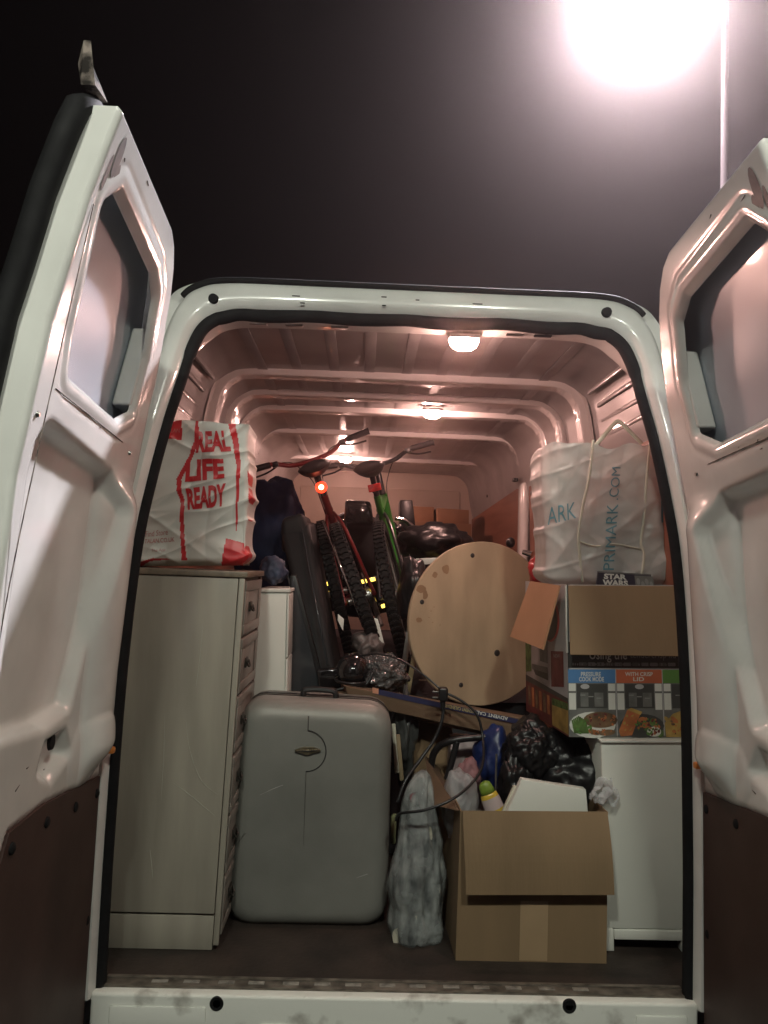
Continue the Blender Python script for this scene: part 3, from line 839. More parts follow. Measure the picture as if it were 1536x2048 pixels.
mb.add(pe+[p+Vector((0, .008, 0)) for p in pe], [tuple(range(n))]+[(i, (i+1) % n, n+(i+1) % n, n+i) for i in range(n)])
bd = mb.build('badge', BRASS, su, smooth=False)
mb = MB(); mb.tube([P(592, 1502, Y=.328), P(616, 1502, Y=.327), P(640, 1501, Y=.328)], [.0012, .003, .0012], 6); mb.build('badge_ridge', CHROME, bd)
for x in (.12, .88):
    for y in (.08, .22):
        c = bil(cs, x, 1.0)+Vector((0, y, -.012)); mb = MB(); mb.lathe([(.012, -.018), (.024, -.014), (.024, .014), (.012, .018)], (c.x, c.y, .025), 'X', 18); mb.build('wheel', BLACKP, su)
mb = MB(); a = bil(cs, .4, 0)+Vector((0, .13, -.004)); b_ = bil(cs, .62, 0)+Vector((0, .13, -.004))
mb.tube(spline([a, a+Vector((.01, 0, .025)), b_+Vector((-.01, 0, .025)), b_], 6), .010, 8); mb.build('handle', BLACKP, su)
# scratches
mb = MB(); mb.tube([P(520, 1590, Y=.3385), P(545, 1578, Y=.338), P(566, 1570, Y=.3375)], [.0004, .0012, .0016], 5); mb.build('scratch', STEEL, su)

# ------------------------------------------------------------------ white drawer unit at the right
wd = empty('drawer_unit', (P(1290, 1905, Y=.4).x, .43, 0), 'white drawer unit with short legs standing under the appliance box', 'drawer unit')
cw = [P(1203, 1480, Y=.232), P(1372, 1480, Y=.232), P(1380, 1908, Y=.232), P(1213, 1905, Y=.232)]
cw[2].z = cw[3].z = .002
def wpanel(name, u0, u1, v0, v1, y0, y1, m=None, bev=.0025):
    cc = [bil(cw, u0, v0), bil(cw, u1, v0), bil(cw, u1, v1), bil(cw, u0, v1)]; cc = [c+Vector((0, y0, 0)) for c in cc]
    v, f = warp(cc, (0, y1-y0, 0), bev, 2); o = mk(name, v, f, m or WFURN, wd, True); autosmooth(o, 35)
wpanel('side_panel', .0, 1.0, .012, .893, .004, .40)
wpanel('top_board', -.015, 1.01, 0, .012, -.006, .41)
wpanel('bottom_rail', .10, .91, .897, .944, .001, .02)
wpanel('leg', 0, .098, .893, 1.0, .003, .04); wpanel('leg', .912, 1.0, .893, 1.0, .003, .04)
wpanel('leg', 0, .098, .893, 1.0, .36, .40); wpanel('leg', .912, 1.0, .893, 1.0, .36, .40)

# ------------------------------------------------------------------ appliance box on it
ap = empty('appliance_box', (0, 0, 0), 'open printed cooker box with folded brown flaps resting on the white drawer unit', 'box')
ca = [P(1133, 1169, Y=.262), P(1354, 1171, Y=.262), P(1367, 1474, Y=.262), P(1138, 1474, Y=.262)]
zb = ca[3].z; ap.location = (ca[3].x+.15, .45, zb)
be = P(1053, 1421, Z=zb); ev = be-ca[3]; ev.z = 0
v, f = warp(ca, ev, 0, 1)
# open box: front, left, right, back and bottom walls
def wall(name, a, b_, c, d, nrm, m):
    n = Vector(nrm)*.005
    vv = [a, b_, c, d, a+n, b_+n, c+n, d+n]
    return mk(name, vv, [(0, 1, 2, 3), (7, 6, 5, 4), (0, 4, 5, 1), (1, 5, 6, 2), (2, 6, 7, 3), (3, 7, 4, 0)], m, ap)
TLb, TRb, BRb, BLb = [c+ev for c in ca]
fr = wall('front_wall', ca[0], ca[1], ca[2], ca[3], (0, 1, 0), PALEG)
lf = wall('left_wall', TLb, ca[0], ca[3], BLb, (1, 0, 0), PALEG)
wall('right_wall', ca[1], TRb, BRb, ca[2], (-1, 0, 0), PALEG)
wall('back_wall', TRb, TLb, BLb, BRb, (0, -1, 0), CARD)
wall('bottom', ca[3], ca[2], BRb, BLb, (0, 0, 1), CARD)
# folded flaps
v, f = warp([P(1137, 1171, Y=.250), P(1352, 1172, Y=.250), P(1362, 1313, Y=.205), P(1141, 1310, Y=.205)], (0, .005, 0), .0015, 1); mk('front_flap', v, f, CARD, ap)
fl = [ca[0].lerp(TLb, .82)+Vector((-.006, 0, .004)), ca[0].lerp(TLb, .03)+Vector((-.004, 0, .004))]
q = [P(1060, 1162, Y=(fl[0].y+fl[1].y)/2+.05), P(1119, 1171, Y=fl[1].y), P(1085, 1299, Y=fl[1].y-.02), P(1020, 1273, Y=fl[1].y+.22)]
n_ = (q[1]-q[0]).cross(q[3]-q[0]).normalized()*.005
v = q+[p+n_ for p in q]; mk('left_flap', v, [(0, 1, 2, 3), (7, 6, 5, 4), (0, 4, 5, 1), (1, 5, 6, 2), (2, 6, 7, 3), (3, 7, 4, 0)], mat('flap cardboard', (.36, .19, .10), .75, var=.14, vs=5), ap)
# print on the front face; (u, v) in photo pixels mapped on the face
def fpx(px, py, lift):
    u = (px-1137)/(1365-1137); v_ = (py-1170)/(1474-1170)
    return bil(ca, u, v_)+Vector((0, -lift, 0))
PM = [DKP, BLUEP, ORNGP, GRNP, PALEG, MIDP, FOODB, FOODG, FOODO, FOODY, TXT, TXTG, MAROON, WFURN, BAGR, YEL]
ix = {m.name: i for i, m in enumerate(PM)}
pr = MB()
def poly(mb, mapf, pts, m, lift): mb.add([mapf(a, b_, lift) for a, b_ in pts], [tuple(range(len(pts)))], ix[m.name])
def rect(mb, mapf, x0, y0, x1, y1, m, lift): poly(mb, mapf, [(x0, y0), (x1, y0), (x1, y1), (x0, y1)], m, lift)
def ell(mb, mapf, cx, cy_, a, b_, m, lift, rot=0, n=20):
    poly(mb, mapf, [(cx+a*math.cos(t)*math.cos(rot)-b_*math.sin(t)*math.sin(rot), cy_+a*math.cos(t)*math.sin(rot)+b_*math.sin(t)*math.cos(rot)) for t in [2*math.pi*i/n for i in range(n)]], m, lift)
def lett(mb, mapf, s, x0, y0, x1, y1, m, lift, bold=.0):
    v, f = text2d(s, bold); mb.add([mapf(x0+(x1-x0)*a, y1-(y1-y0)*b_, lift) for a, b_ in v], f, ix[m.name])
rect(pr, fpx, 1137, 1285, 1365, 1337, DKP, .0004)
lett(pr, fpx, 'Using the', 1181, 1300, 1257, 1326, TXT, .0008, .01)
lett(pr, fpx, 'tendercrisp lid', 1263, 1302, 1356, 1322, TXTG, .0008)
for k in range(11):
    rect(pr, fpx, 1160+k*18, 1326, 1174+k*18, 1333, TXTG if k % 3 else MIDP, .0008)
rect(pr, fpx, 1137, 1340, 1232, 1367, BLUEP, .0006); rect(pr, fpx, 1234, 1340, 1326, 1367, ORNGP, .0006); rect(pr, fpx, 1328, 1340, 1366, 1367, GRNP, .0006)
lett(pr, fpx, 'PRESSURE', 1163, 1345, 1203, 1354, TXT, .001, .02); lett(pr, fpx, 'COOK MODE', 1159, 1355, 1209, 1364, TXT, .001, .02)
lett(pr, fpx, 'WITH CRISP', 1252, 1345, 1308, 1353, TXT, .001, .02); lett(pr, fpx, 'LID', 1268, 1355, 1290, 1363, TXT, .001, .02)
for x0, x1 in ((1137, 1232), (1234, 1326), (1328, 1366)):
    rect(pr, fpx, x0, 1367, x1, 1474, MIDP, .0004)
    rect(pr, fpx, x0+1, 1368, x0+15, 1420, WFURN, .0008); rect(pr, fpx, x0+1, 1383, x0+15, 1387, MIDP, .001)
    if x1-x0 > 60:
        rect(pr, fpx, x1-15, 1368, x1-1, 1420, WFURN, .0008); rect(pr, fpx, x1-15, 1383, x1-1, 1387, MIDP, .001)
        rect(pr, fpx, x0+17, 1369, x1-17, 1417, DKP, .0008)
        ell(pr, fpx, (x0+x1)/2-(14 if x0 < 1200 else 0), 1374, 9, 5, PALEG, .0012)
        rect(pr, fpx, x0+24, 1386, x0+40, 1414, MIDP, .0012); rect(pr, fpx, x0+52, 1386, x0+70, 1414, MIDP, .0012)
    else: rect(pr, fpx, x0+17, 1369, x1, 1417, DKP, .0008)
# food pictures
ell(pr, fpx, 1184, 1450, 46, 26, WFURN, .0012)
ell(pr, fpx, 1200, 1440, 34, 16, FOODB, .0016)
for k in range(9):
    x = 1142+k*3.2; poly(pr, fpx, [(x, 1432+abs(k-4)*2), (x+3, 1432+abs(k-4)*2), (x+9, 1466), (x+5, 1467)], FOODG, .0018+.0001*k)
ell(pr, fpx, 1186, 1464, 12, 5, FOODO, .002, .3); ell(pr, fpx, 1212, 1465, 17, 6, FOODB, .002, -.1)
ell(pr, fpx, 1282, 1452, 45, 24, DKP, .0012)
poly(pr, fpx, [(1236, 1462), (1254, 1420), (1280, 1428), (1262, 1470), (1240, 1473)], FOODO, .0018); poly(pr, fpx, [(1254, 1420), (1262, 1416), (1284, 1424), (1280, 1430)], FOODY, .002)
for k in range(10): ell(pr, fpx, 1284+(k*7) % 36, 1440+(k*11) % 28, 8, 6, FOODG if k % 3 else FOODO, .002+.0001*k, k)
ell(pr, fpx, 1306, 1463, 14, 10, WFURN, .0032)
poly(pr, fpx, [(1328, 1446), (1345, 1428), (1366, 1420), (1366, 1474), (1330, 1474)], FOODY, .0016)
for k in range(5): ell(pr, fpx, 1334+k*7, 1440+(k*13) % 26, 9, 4, FOODO if k == 2 else FOODY, .002+.0002*k, .8)
rp = random.Random(21)
for (cx_, cy_, rx_, ry_, ms_, n_) in ((1203, 1440, 30, 13, (FOODB, MAROON, FOODO, FOODB), 34), (1164, 1452, 20, 14, (FOODG, GRNP, FOODG), 22), (1198, 1464, 26, 5, (FOODO, FOODB), 14), (1294, 1452, 28, 17, (FOODG, GRNP, FOODO, MAROON), 40), (1258, 1446, 13, 20, (FOODO, ORNGP, FOODY), 18), (1349, 1450, 15, 20, (FOODY, FOODO, FOODB), 26)):
    for k in range(n_):
        a_, r_ = rp.uniform(0, 6.283), rp.random()**.5
        ell(pr, fpx, min(1364, cx_+rx_*r_*math.cos(a_)), min(1471, cy_+ry_*r_*math.sin(a_)), rp.uniform(1.5, 5), rp.uniform(1.2, 3), ms_[k % len(ms_)], .0036+.00004*k, rp.uniform(0, 3), 8)
for x0 in (1137, 1234, 1328):
    for k in range(3):
        if x0+30+k*14 < 1360: rect(pr, fpx, x0+24+k*16, 1390+k*3, x0+34+k*16, 1392+k*3, TXTG, .0016)
for k in range(46):
    x = 1146+k*4.6; rect(pr, fpx, x, 1327+(k % 3)*.6, x+rp.uniform(1.5, 3.6), 1332, TXTG if rp.random() > .4 else MIDP, .001)
pr.build('front_print', PM, fr, smooth=False)
# print on the left face
def lpx(px, py, lift):
    u = (px-1053)/(1137-1053); yt = 1166+(1170-1166)*u; ybm = 1421+(1474-1421)*u; v_ = (py-yt)/(ybm-yt)
    a = [TLb, ca[0], ca[3], BLb]; return bil(a, u, v_)+Vector((-lift, -lift*.3, 0))
pl = MB()
ell(pl, lpx, 1107, 1243, 17, 44, BAGR, .0006); ell(pl, lpx, 1105, 1243, 15, 41, DKP, .0010)
rect(pl, lpx, 1093, 1262, 1097, 1360, PALEG, .001); poly(pl, lpx, [(1085, 1300), (1096, 1262), (1101, 1262), (1101, 1330), (1085, 1325)], MIDP, .0014)
poly(pl, lpx, [(1068, 1335), (1101, 1345), (1101, 1364), (1075, 1352)], DKP, .0012); poly(pl, lpx, [(1068, 1330), (1101, 1338), (1101, 1350), (1068, 1340)], MIDP, .0016)
rect(pl, lpx, 1107, 1305, 1130, 1376, MAROON, .001); lett(pl, lpx, 'NEW', 1112, 1311, 1124, 1318, TXTG, .0014)
poly(pl, lpx, [(1053, 1350), (1137, 1398), (1137, 1406), (1053, 1362)], DKP, .0012)
poly(pl, lpx, [(1053, 1362), (1137, 1406), (1137, 1474), (1053, 1421)], MAROON, .0008)
for k in range(6): poly(pl, lpx, [(1058+k*8, 1372+k*4), (1063+k*8, 1374+k*4), (1064+k*8, 1412+k*4), (1059+k*8, 1410+k*4)], FOODO if k % 2 else FOODB, .0012)
poly(pl, lpx, [(1108, 1402), (1137, 1412), (1137, 1470), (1108, 1452)], FOODY, .0014); poly(pl, lpx, [(1108, 1398), (1137, 1408), (1137, 1422), (1108, 1412)], FOODG, .0018)
rect(pl, lpx, 1053, 1270, 1066, 1345, FOODG, .0008)
pl.build('side_print', PM, lf, smooth=False)
mk('tape_edge', *tube([ca[0]+Vector((-.002, -.003, -.002)), ca[0].lerp(ca[3], .45)+Vector((-.002, -.003, 0))], .0035, 6), WFURN, ap)

# game box poking out of it
gb = empty('game_box', P(1260, 1172, Y=.36), 'dark game box with bold white lettering sticking out of the open cooker box', 'game box')
cgb = [P(1196, 1143, Y=.33), P(1302, 1149, Y=.33), P(1318, 1215, Y=.33), P(1190, 1215, Y=.33)]
v, f = warp(cgb, (.01, .05, .004), .002, 2); gbo = mk('carton', v, f, mat('dark game carton', (.03, .027, .045), .35, var=.3, vs=12), gb)
pg = MB()
def gpx(px, py, lift):
    u = (px-1196)/(106); v_ = (py-1144)/(70); return bil(cgb, u, v_)+Vector((0, -lift, 0))
lett(pg, gpx, 'STAR', 1208, 1147, 1252, 1158, TXT, .001, .05); lett(pg, gpx, 'WARS', 1206, 1159, 1254, 1171, TXT, .001, .05)
rect(pg, gpx, 1268, 1148, 1304, 1180, MIDP, .0008)
for k in range(4): ell(pg, gpx, 1274+k*8, 1160+(k % 2)*6, 3.5, 7, TXTG, .0014)
rect(pg, gpx, 1197, 1143.5, 1302, 1146, MIDP, .001)
pg.build('cover_print', PM, gbo, smooth=False)

# ------------------------------------------------------------------ carrier bags
def bag(px4, Y, depth, wr, seed, nrow=70, nper=150, r=.035, top=.012):
    """closed crumpled carrier; returns verts, faces, local (x fraction, z fraction, front?) per vertex, and the front displacement"""
    c = [P(*q, Y=Y) for q in px4]
    def crease(x, z, ang, fa, fb, k):
        u = x*math.cos(ang)+z*math.sin(ang); t = -x*math.sin(ang)+z*math.cos(ang)
        n_ = noise.noise(Vector((u*fa+seed*k, t*fb+k*3.7, seed+k)))
        return max(0, 1-abs(n_)*3.0)**2
    def D(x, z):
        a = fbm(x*4+seed, z*3, seed, 2)*wr*.9
        return a + wr*.50*crease(x, z, .9, 2.0, 7, 1.) + wr*.38*crease(x, z, -.55, 2.6, 10, 2.) - wr*.25*crease(x, z, 1.35, 3, 14, 3.) + wr*.30*crease(x, z, .35, 3.2, 16, 4.) - wr*.5
    W = (c[1]-c[0]).length; v = []; info = []
    per = []
    L1, L2 = W-2*r, depth-2*r; tot = 2*(L1+L2)+2*math.pi*r
    for q in range(nper):
        s = tot*q/nper
        segs = [('f', L1), ('c', r*math.pi/2), ('r', L2), ('c', r*math.pi/2), ('b', L1), ('c', r*math.pi/2), ('l', L2), ('c', r*math.pi/2)]
        k = 0
        while s > segs[k][1] and k < 7: s -= segs[k][1]; k += 1
        t = s
        if k == 0: x, y, nx, ny = -L1/2+t, -depth/2, 0, -1
        elif k == 1: a = t/r; x, y, nx, ny = L1/2+r*math.sin(a), -depth/2+r-r*math.cos(a), math.sin(a), -math.cos(a)
        elif k == 2: x, y, nx, ny = W/2, -depth/2+r+t, 1, 0
        elif k == 3: a = t/r; x, y, nx, ny = L1/2+r*math.cos(a), depth/2-r+r*math.sin(a), math.cos(a), math.sin(a)
        elif k == 4: x, y, nx, ny = L1/2-t, depth/2, 0, 1
        elif k == 5: a = t/r; x, y, nx, ny = -L1/2-r*math.sin(a), depth/2-r+r*math.cos(a), -math.sin(a), math.cos(a)
        elif k == 6: x, y, nx, ny = -W/2, depth/2-r-t, -1, 0
        else: a = t/r; x, y, nx, ny = -L1/2-r*math.cos(a), -depth/2+r-r*math.sin(a), -math.cos(a), -math.sin(a)
        per.append((x/W+.5, y+depth/2, nx, ny))
    for i in range(nrow):
        t = i/(nrow-1)
        tuck = .0 if t > .06 else (1-t/.06)**2*.03
        for (u, y, nx, ny) in per:
            p = bil(c, u, 1-t); d = D(p.x, p.z)-tuck
            if t > .85: p.z += (t-.85)/.15*top*noise.noise(Vector((u*5+seed, y*6, seed)))
            v.append(p+Vector((nx*d, y+ny*d+(.4-u)*0, 0))); info.append((u, t, ny < -.5 or (nx > .3 and ny < .2)))
    f = [(i*nper+k, i*nper+(k+1) % nper, (i+1)*nper+(k+1) % nper, (i+1)*nper+k) for i in range(nrow-1) for k in range(nper)]
    f.append(tuple(range(nper))[::-1])
    return v, f, c, D
# red and white bag
pxb = ((265, 836), (502, 850), (500, 1131), (215, 1133))
YB = .30
v, f, cb, DB = bag(pxb, YB, .20, .020, 3.3, 210, 380, .022)
def p2xz(px, py): p = P(px, py, Y=YB); return (p.x, p.z)
redpolys = [[(310, 820), (365, 830), (364, 880), (300, 876)],
            [(391, 830), (398, 830), (395, 890), (384, 915), (362, 958), (363, 985), (368, 1000), (366, 1060), (372, 1120), (362, 1121), (358, 1050), (360, 1000), (354, 985), (352, 957), (378, 910), (388, 880)],
            [(452, 830), (468, 835), (476, 880), (481, 930), (477, 980), (474, 1040), (468, 1075), (470, 1040), (471, 985), (472, 930), (464, 880)],
            [(494, 940), (512, 980), (514, 1085), (505, 1125), (480, 1140), (490, 1085), (497, 1020)],
            [(450, 1076), (486, 1086), (492, 1120), (478, 1140), (440, 1135)],
            [(240, 1133), (262, 1129), (305, 1116), (345, 1118), (300, 1122), (268, 1136)]]
redxz = [[p2xz(*q) for q in pl_] for pl_ in redpolys]
fm = []
for q in f:
    cx = sum(v[i].x for i in q)/len(q); cz = sum(v[i].z for i in q)/len(q); cyy = sum(v[i].y for i in q)/len(q)
    hit = len(q) == 4 and cyy < YB+.10 and any(inpoly(cx, cz, pl_) for pl_ in redxz)
    fm.append(1 if hit else 0)
rb = empty('carrier_bag', (cb[2].x-.15, YB+.1, cb[2].z), 'crumpled white and red carrier bag standing on top of the beige chest', 'bag')
o = mk('bag_body', v, f, [BAGW, BAGR], rb, True, fm)
def bagletters(s, px4, m, name, bold=.03, par=rb, Y=YB, DD=DB, lift=.0022):
    vv, ff = text2d(s, bold)
    bm = bmesh.new(); vs = [bm.verts.new((a, b_, 0)) for a, b_ in vv]
    for q in ff:
        try: bm.faces.new([vs[i] for i in q])
        except ValueError: pass
    bmesh.ops.triangulate(bm, faces=bm.faces)
    for _ in range(2):
        bmesh.ops.subdivide_edges(bm, edges=[e for e in bm.edges if e.calc_length() > .03], cuts=1)
        bmesh.ops.triangulate(bm, faces=bm.faces)
    bm.verts.index_update(); c = [P(*q, Y=Y) for q in px4]; out = []
    for x in bm.verts:
        p = bil(c, x.co.x, 1-x.co.y); d = DD(p.x, p.z); out.append(p+Vector((0, -d-lift, 0)))
    fs = [tuple(x.index for x in q.verts) for q in bm.faces]; bm.free()
    return mk(name, out, fs, m, par)
bagletters('REAL', ((393, 862), (455, 860), (462, 902), (391, 906)), BAGR, 'lettering', .045)
bagletters('LIFE', ((372, 919), (446, 917), (449, 956), (370, 964)), BAGR, 'lettering', .045)
bagletters('READY', ((371, 977), (452, 966), (450, 1012), (376, 1020)), BAGR, 'lettering', .045)
bagletters('MATALAN', ((318, 857), (361, 858), (360, 866), (316, 865)), PINKP, 'lettering', .0)
bagletters('Find Store', ((288, 1062), (335, 1058), (334, 1069), (288, 1074)), PINKP, 'lettering', .0)
bagletters('MATALAN.CO.UK', ((274, 1079), (347, 1074), (347, 1083), (273, 1088)), PINKP, 'lettering', .01)
bagletters('The App', ((302, 1098), (328, 1096), (328, 1103), (302, 1106)), PINKP, 'lettering', .0)

# cloudy bag on the right
pxp = ((1088, 893), (1345, 885), (1390, 1170), (1095, 1170))
YP = .345
v, f, cp, DP = bag(pxp, YP, .24, .014, 9.1, 110, 220, r=.05, top=.06)
pb = empty('carrier_bag', (cp[2].x-.2, YP+.12, cp[2].z), 'cloudy translucent carrier bag with teal lettering on top of the printed cooker box', 'bag')
o = mk('bag_body', v, f, PRIM, pb, True)
def pseam(pxs, w_=.008):
    pts = []
    for px, py in pxs:
        p = P(px, py, Y=YP); pts.append(p+Vector((0, -DP(p.x, p.z)-.004, 0)))
    pts = spline(pts, 6); v, f = tube(pts, w_*.55, 8); mk('welded_seam', v, f, SEAM, pb, True)
pseam([(1187, 880), (1178, 950), (1166, 1010), (1157, 1065), (1160, 1110), (1166, 1165)])
pseam([(1299, 885), (1293, 960), (1288, 1040), (1282, 1085), (1288, 1110), (1280, 1165)])
pseam([(1158, 1082), (1190, 1092), (1230, 1088), (1282, 1098)], .005)
hp_ = [P(1190, 892, Y=YP+.06), P(1212, 866, Y=YP+.06), P(1231, 845, Y=YP+.06), P(1240, 845, Y=YP+.06), P(1262, 866, Y=YP+.06), P(1284, 888, Y=YP+.06)]
v, f = tube(spline(hp_, 6), .007, 8); mk('bag_handle', [Vector((p.x, YP+.06+(p.y-YP-.06)*.3, p.z)) for p in v], f, SEAM, pb, True)
bagletters('ARK', ((1094, 1016), (1152, 1003), (1152, 1036), (1096, 1050)), TEAL, 'lettering', .0, pb, YP, DP, .004)
for q in pb.children:
    if q.name.startswith('lettering'):
        # only the part of the word on this side of the fold
        pass
bagletters('PRIMARK', ((1207, 1140), (1214, 1008), (1236, 1008), (1228, 1140)), TEAL, 'lettering', .0, pb, YP, DP, .004)
bagletters('.COM', ((1216, 1000), (1222, 935), (1240, 935), (1236, 1000)), TEAL, 'lettering', .0, pb, YP, DP, .004)
bagletters('P', ((1322, 1000), (1340, 1000), (1343, 1045), (1324, 1045)), TEAL, 'lettering', .0, pb, YP, DP, .004)
# clothes showing through
def blob(name, c, rad, mt, amp=.25, fr=3., seed=0., sub=4, parent=None, flat=None, ridge=0.):
    bm = bmesh.new(); bmesh.ops.create_icosphere(bm, subdivisions=sub, radius=1)
    for x in bm.verts:
        p = x.co.copy(); n_ = fbm(p.x*fr*.5+seed, p.y*fr*.5+seed*2, p.z*fr*.5, 4)*amp
        if ridge: n_ += ridge*((1-abs(noise.noise(p*fr+Vector((seed, seed, 0)))))**4-.3)
        p = p*(1+n_); p = Vector((p.x*rad[0], p.y*rad[1], p.z*rad[2]))
        if flat is not None: p.z = max(p.z, flat)
        x.co = p
    bm.verts.index_update(); v = [Vector(c)+x.co for x in bm.verts]; f = [tuple(x.index for x in q.verts) for q in bm.faces]; bm.free()
    return mk(name, v, f, mt, parent, True)
o = blob('folded_clothes', P(1215, 1050, Y=YP+.12), (.10, .07, .15), mat('pink clothes', (.50, .30, .27), .8, var=.5, vs=8), .4, 4, 2.)
tag(o, 'pinkish clothes showing through the cloudy carrier bag', 'clothes')

# ------------------------------------------------------------------ cardboard box in front
bx = empty('cardboard_box', (.39, .40, 0), 'open brown cardboard box in front with its long flap folded down', 'box')
cb4 = [P(921, 1622, Y=.168), P(1216, 1624, Y=.168), P(1213, 1925, Y=.168), P(911, 1922, Y=.168)]
cb4[2].z = cb4[3].z = .002
evb = Vector((-.012, .46, 0))
def pwall(name, q, t, m, par=bx):
    n_ = (q[1]-q[0]).cross(q[3]-q[0]).normalized()*t; v = list(q)+[p+n_ for p in q]
    o = mk(name, v, [(0, 1, 2, 3), (7, 6, 5, 4), (0, 4, 5, 1), (1, 5, 6, 2), (2, 6, 7, 3), (3, 7, 4, 0)], m, par); autosmooth(o); return o
bk4 = [c+evb for c in cb4]
pwall('front_wall', cb4, .004, CARD); pwall('left_wall', (bk4[0], cb4[0], cb4[3], bk4[3]), .004, CARD); pwall('right_wall', (cb4[1], bk4[1], bk4[2], cb4[2]), .004, CARD)
pwall('back_wall', (bk4[1], bk4[0], bk4[3], bk4[2]), .004, CARD); pwall('base', (cb4[3], cb4[2], bk4[2], bk4[3]), -.004, CARD)
ft = [P(925, 1622, Y=.158), P(1215, 1624, Y=.158), P(1229, 1790, Y=.125), P(932, 1790, Y=.125)]
# the folded flap bows slightly
N = 10; vv = []; ff = []
for i in range(N+1):
    for j in range(N+1):
        u, t = j/N, i/N; p = bil(ft, u, t); bow = -.012*math.sin(math.pi*t)*(.6+.4*u)
        vv.append(p+Vector((0, bow, 0)))
nn = len(vv); vv += [p+Vector((0, .004, 0)) for p in vv[:nn]]
for i in range(N):
    for j in range(N):
        a = i*(N+1)+j; ff.append((a, a+1, a+N+2, a+N+1)); ff.append((nn+a+N+1, nn+a+N+2, nn+a+1, nn+a))
for j in range(N):
    a = N*(N+1)+j; ff.append((a, a+1, nn+a+1, nn+a)); a = j*(N+1)+N; ff.append((a, a+N+1, nn+a+N+1, nn+a)); a = j*(N+1); ff.append((a, nn+a, nn+a+N+1, a+N+1))
mk('front_flap', vv, ff, CARD, bx)
pwall('left_flap', (bk4[0]+Vector((-.004, 0, .003)), cb4[0]+Vector((-.004, .0, .003)), P(862, 1606, Y=.30), P(852, 1512, Y=.58)), .004, CARD_D)
tp = [bil(cb4, .42, .60)+Vector((0, -.0012, 0)), bil(cb4, .605, .60)+Vector((0, -.0012, 0)), bil(cb4, .605, .995)+Vector((0, -.0012, 0)), bil(cb4, .42, .995)+Vector((0, -.0012, 0))]
mk('parcel_tape', tp, [(0, 1, 2, 3)], TAPE, bx)

# things in the box
def thing_box(name, px4, Y, d, m, label, cat, bev=.002, group=None):
    o = qbox(name, px4, Y, d, m, None, bev); tag(o, label, cat, group); return o
thing_box('white_carton', ((1044, 1559), (1172, 1579), (1182, 1690), (985, 1690)), .235, .03, WFURN, 'plain white carton tilted at the front of the open cardboard box', 'carton')
thing_box('cream_card', ((1027, 1572), (1043, 1574), (1030, 1690), (975, 1690)), .262, .012, CREAM, 'cream card tucked behind the white carton in the open box', 'card')
thing_box('pink_carton', ((903, 1478), (963, 1482), (972, 1640), (892, 1640)), .58, .10, PINK, 'pale pink carton standing behind the open cardboard box', 'carton')
bt = empty('sauce_bottle', P(985, 1690, Y=.30), 'yellow bottle with a lime green label in the open cardboard box', 'bottle')
a, b_ = P(968, 1566, Y=.30), P(1008, 1665, Y=.30); axs = (b_-a).normalized()
def flat(v): return [Vector((p.x, .30+(p.y-.30)*.6, p.z)) for p in v]
v, f = tube([a+axs*x for x in (.03, .04, .09, .15, .19)], [.022, .027, .031, .031, .026], 18); mk('bottle_body', flat(v), f, YEL, bt, True)
v, f = tube([a+axs*x for x in (-.004, .002, .020, .034)], [.010, .018, .022, .0235], 18); mk('lime_shoulder', flat(v), f, LIME, bt, True)
v, f = tube([a+axs*.046, a+axs*.082], [.0285, .0312], 18, False); v = [p for p in v]; mk('paper_label', flat(v), f, PINK, bt, True)
o = blob('crumpled_bag', P(918, 1602, Y=.33), (.055, .06, .10), CLEAR, .30, 2.6, 5., 4, ridge=.07); tag(o, 'crumpled clear bag stuffed at the left of the open cardboard box', 'bag')
o = blob('rose_cloth', P(938, 1555, Y=.40), (.035, .04, .06), ROSE, .28, 2.4, 8.); tag(o, 'rose coloured cloth poking up behind the crumpled clear bag', 'cloth')
o = blob('blue_bag', P(985, 1515, Y=.52), (.062, .08, .10), BLUE, .26, 2.4, 11., ridge=.05); tag(o, 'dark blue plastic bag wedged beside the black bin bag', 'bag')
mb = MB(); mb.tube([P(993, 1508, Y=.36), P(991, 1600, Y=.34)], .0035, 8); o = mb.build('metal_rod', STEEL); tag(o, 'thin metal rod standing up in front of the dark blue bag', 'rod')
bb = empty('bin_bag', P(1110, 1620, Y=.45), 'black bin bag slumped between the white drawer unit and the open box', 'bag')
blob('bag_body', P(1130, 1535, Y=.44), (.125, .13, .135), BINBAG, .26, 2.4, 4.2, 5, bb, ridge=.05)
blob('bag_neck', P(1062, 1500, Y=.40), (.085, .09, .095), BINBAG, .28, 3, 1.7, 5, bb, ridge=.05)
blob('bag_neck', P(1030, 1575, Y=.36), (.05, .07, .10), BINBAG, .35, 4, 2.9, 4, bb, ridge=.10)
mb = MB()
for k, pts_ in enumerate((((1180, 1600), (1195, 1572), (1212, 1566), (1222, 1580), (1212, 1600)), ((1190, 1606), (1208, 1590), (1228, 1584), (1238, 1596), (1228, 1606), (1210, 1598)), ((1184, 1592), (1200, 1600), (1216, 1590), (1224, 1568)))):
    sp = spline([P(a_, c_, Y=.215-.006*k) for a_, c_ in pts_], 8)
    for i_ in range(len(sp)-1):
        for q_ in range(4):
            h0 = Vector((.004*noise.noise(sp[i_]*60), -.012+.006*q_, .010*math.sin(i_*.5+q_))); h1 = Vector((.004*noise.noise(sp[i_+1]*60), -.012+.006*q_, .010*math.sin((i_+1)*.5+q_)))
            g0 = h0+Vector((0, .006, .008)); g1 = h1+Vector((0, .006, .008))
            mb.add([sp[i_]+h0, sp[i_+1]+h1, sp[i_+1]+g1, sp[i_]+g0], [(0, 1, 2, 3)])
o = mb.build('film_scrap', CLEAR); tag(o, 'scrap of clear film hanging against the white drawer unit', 'film')
hn = empty('tubular_handle', P(880, 1640, Y=.52), 'black tubular handle arching up behind the open cardboard box', 'handle')
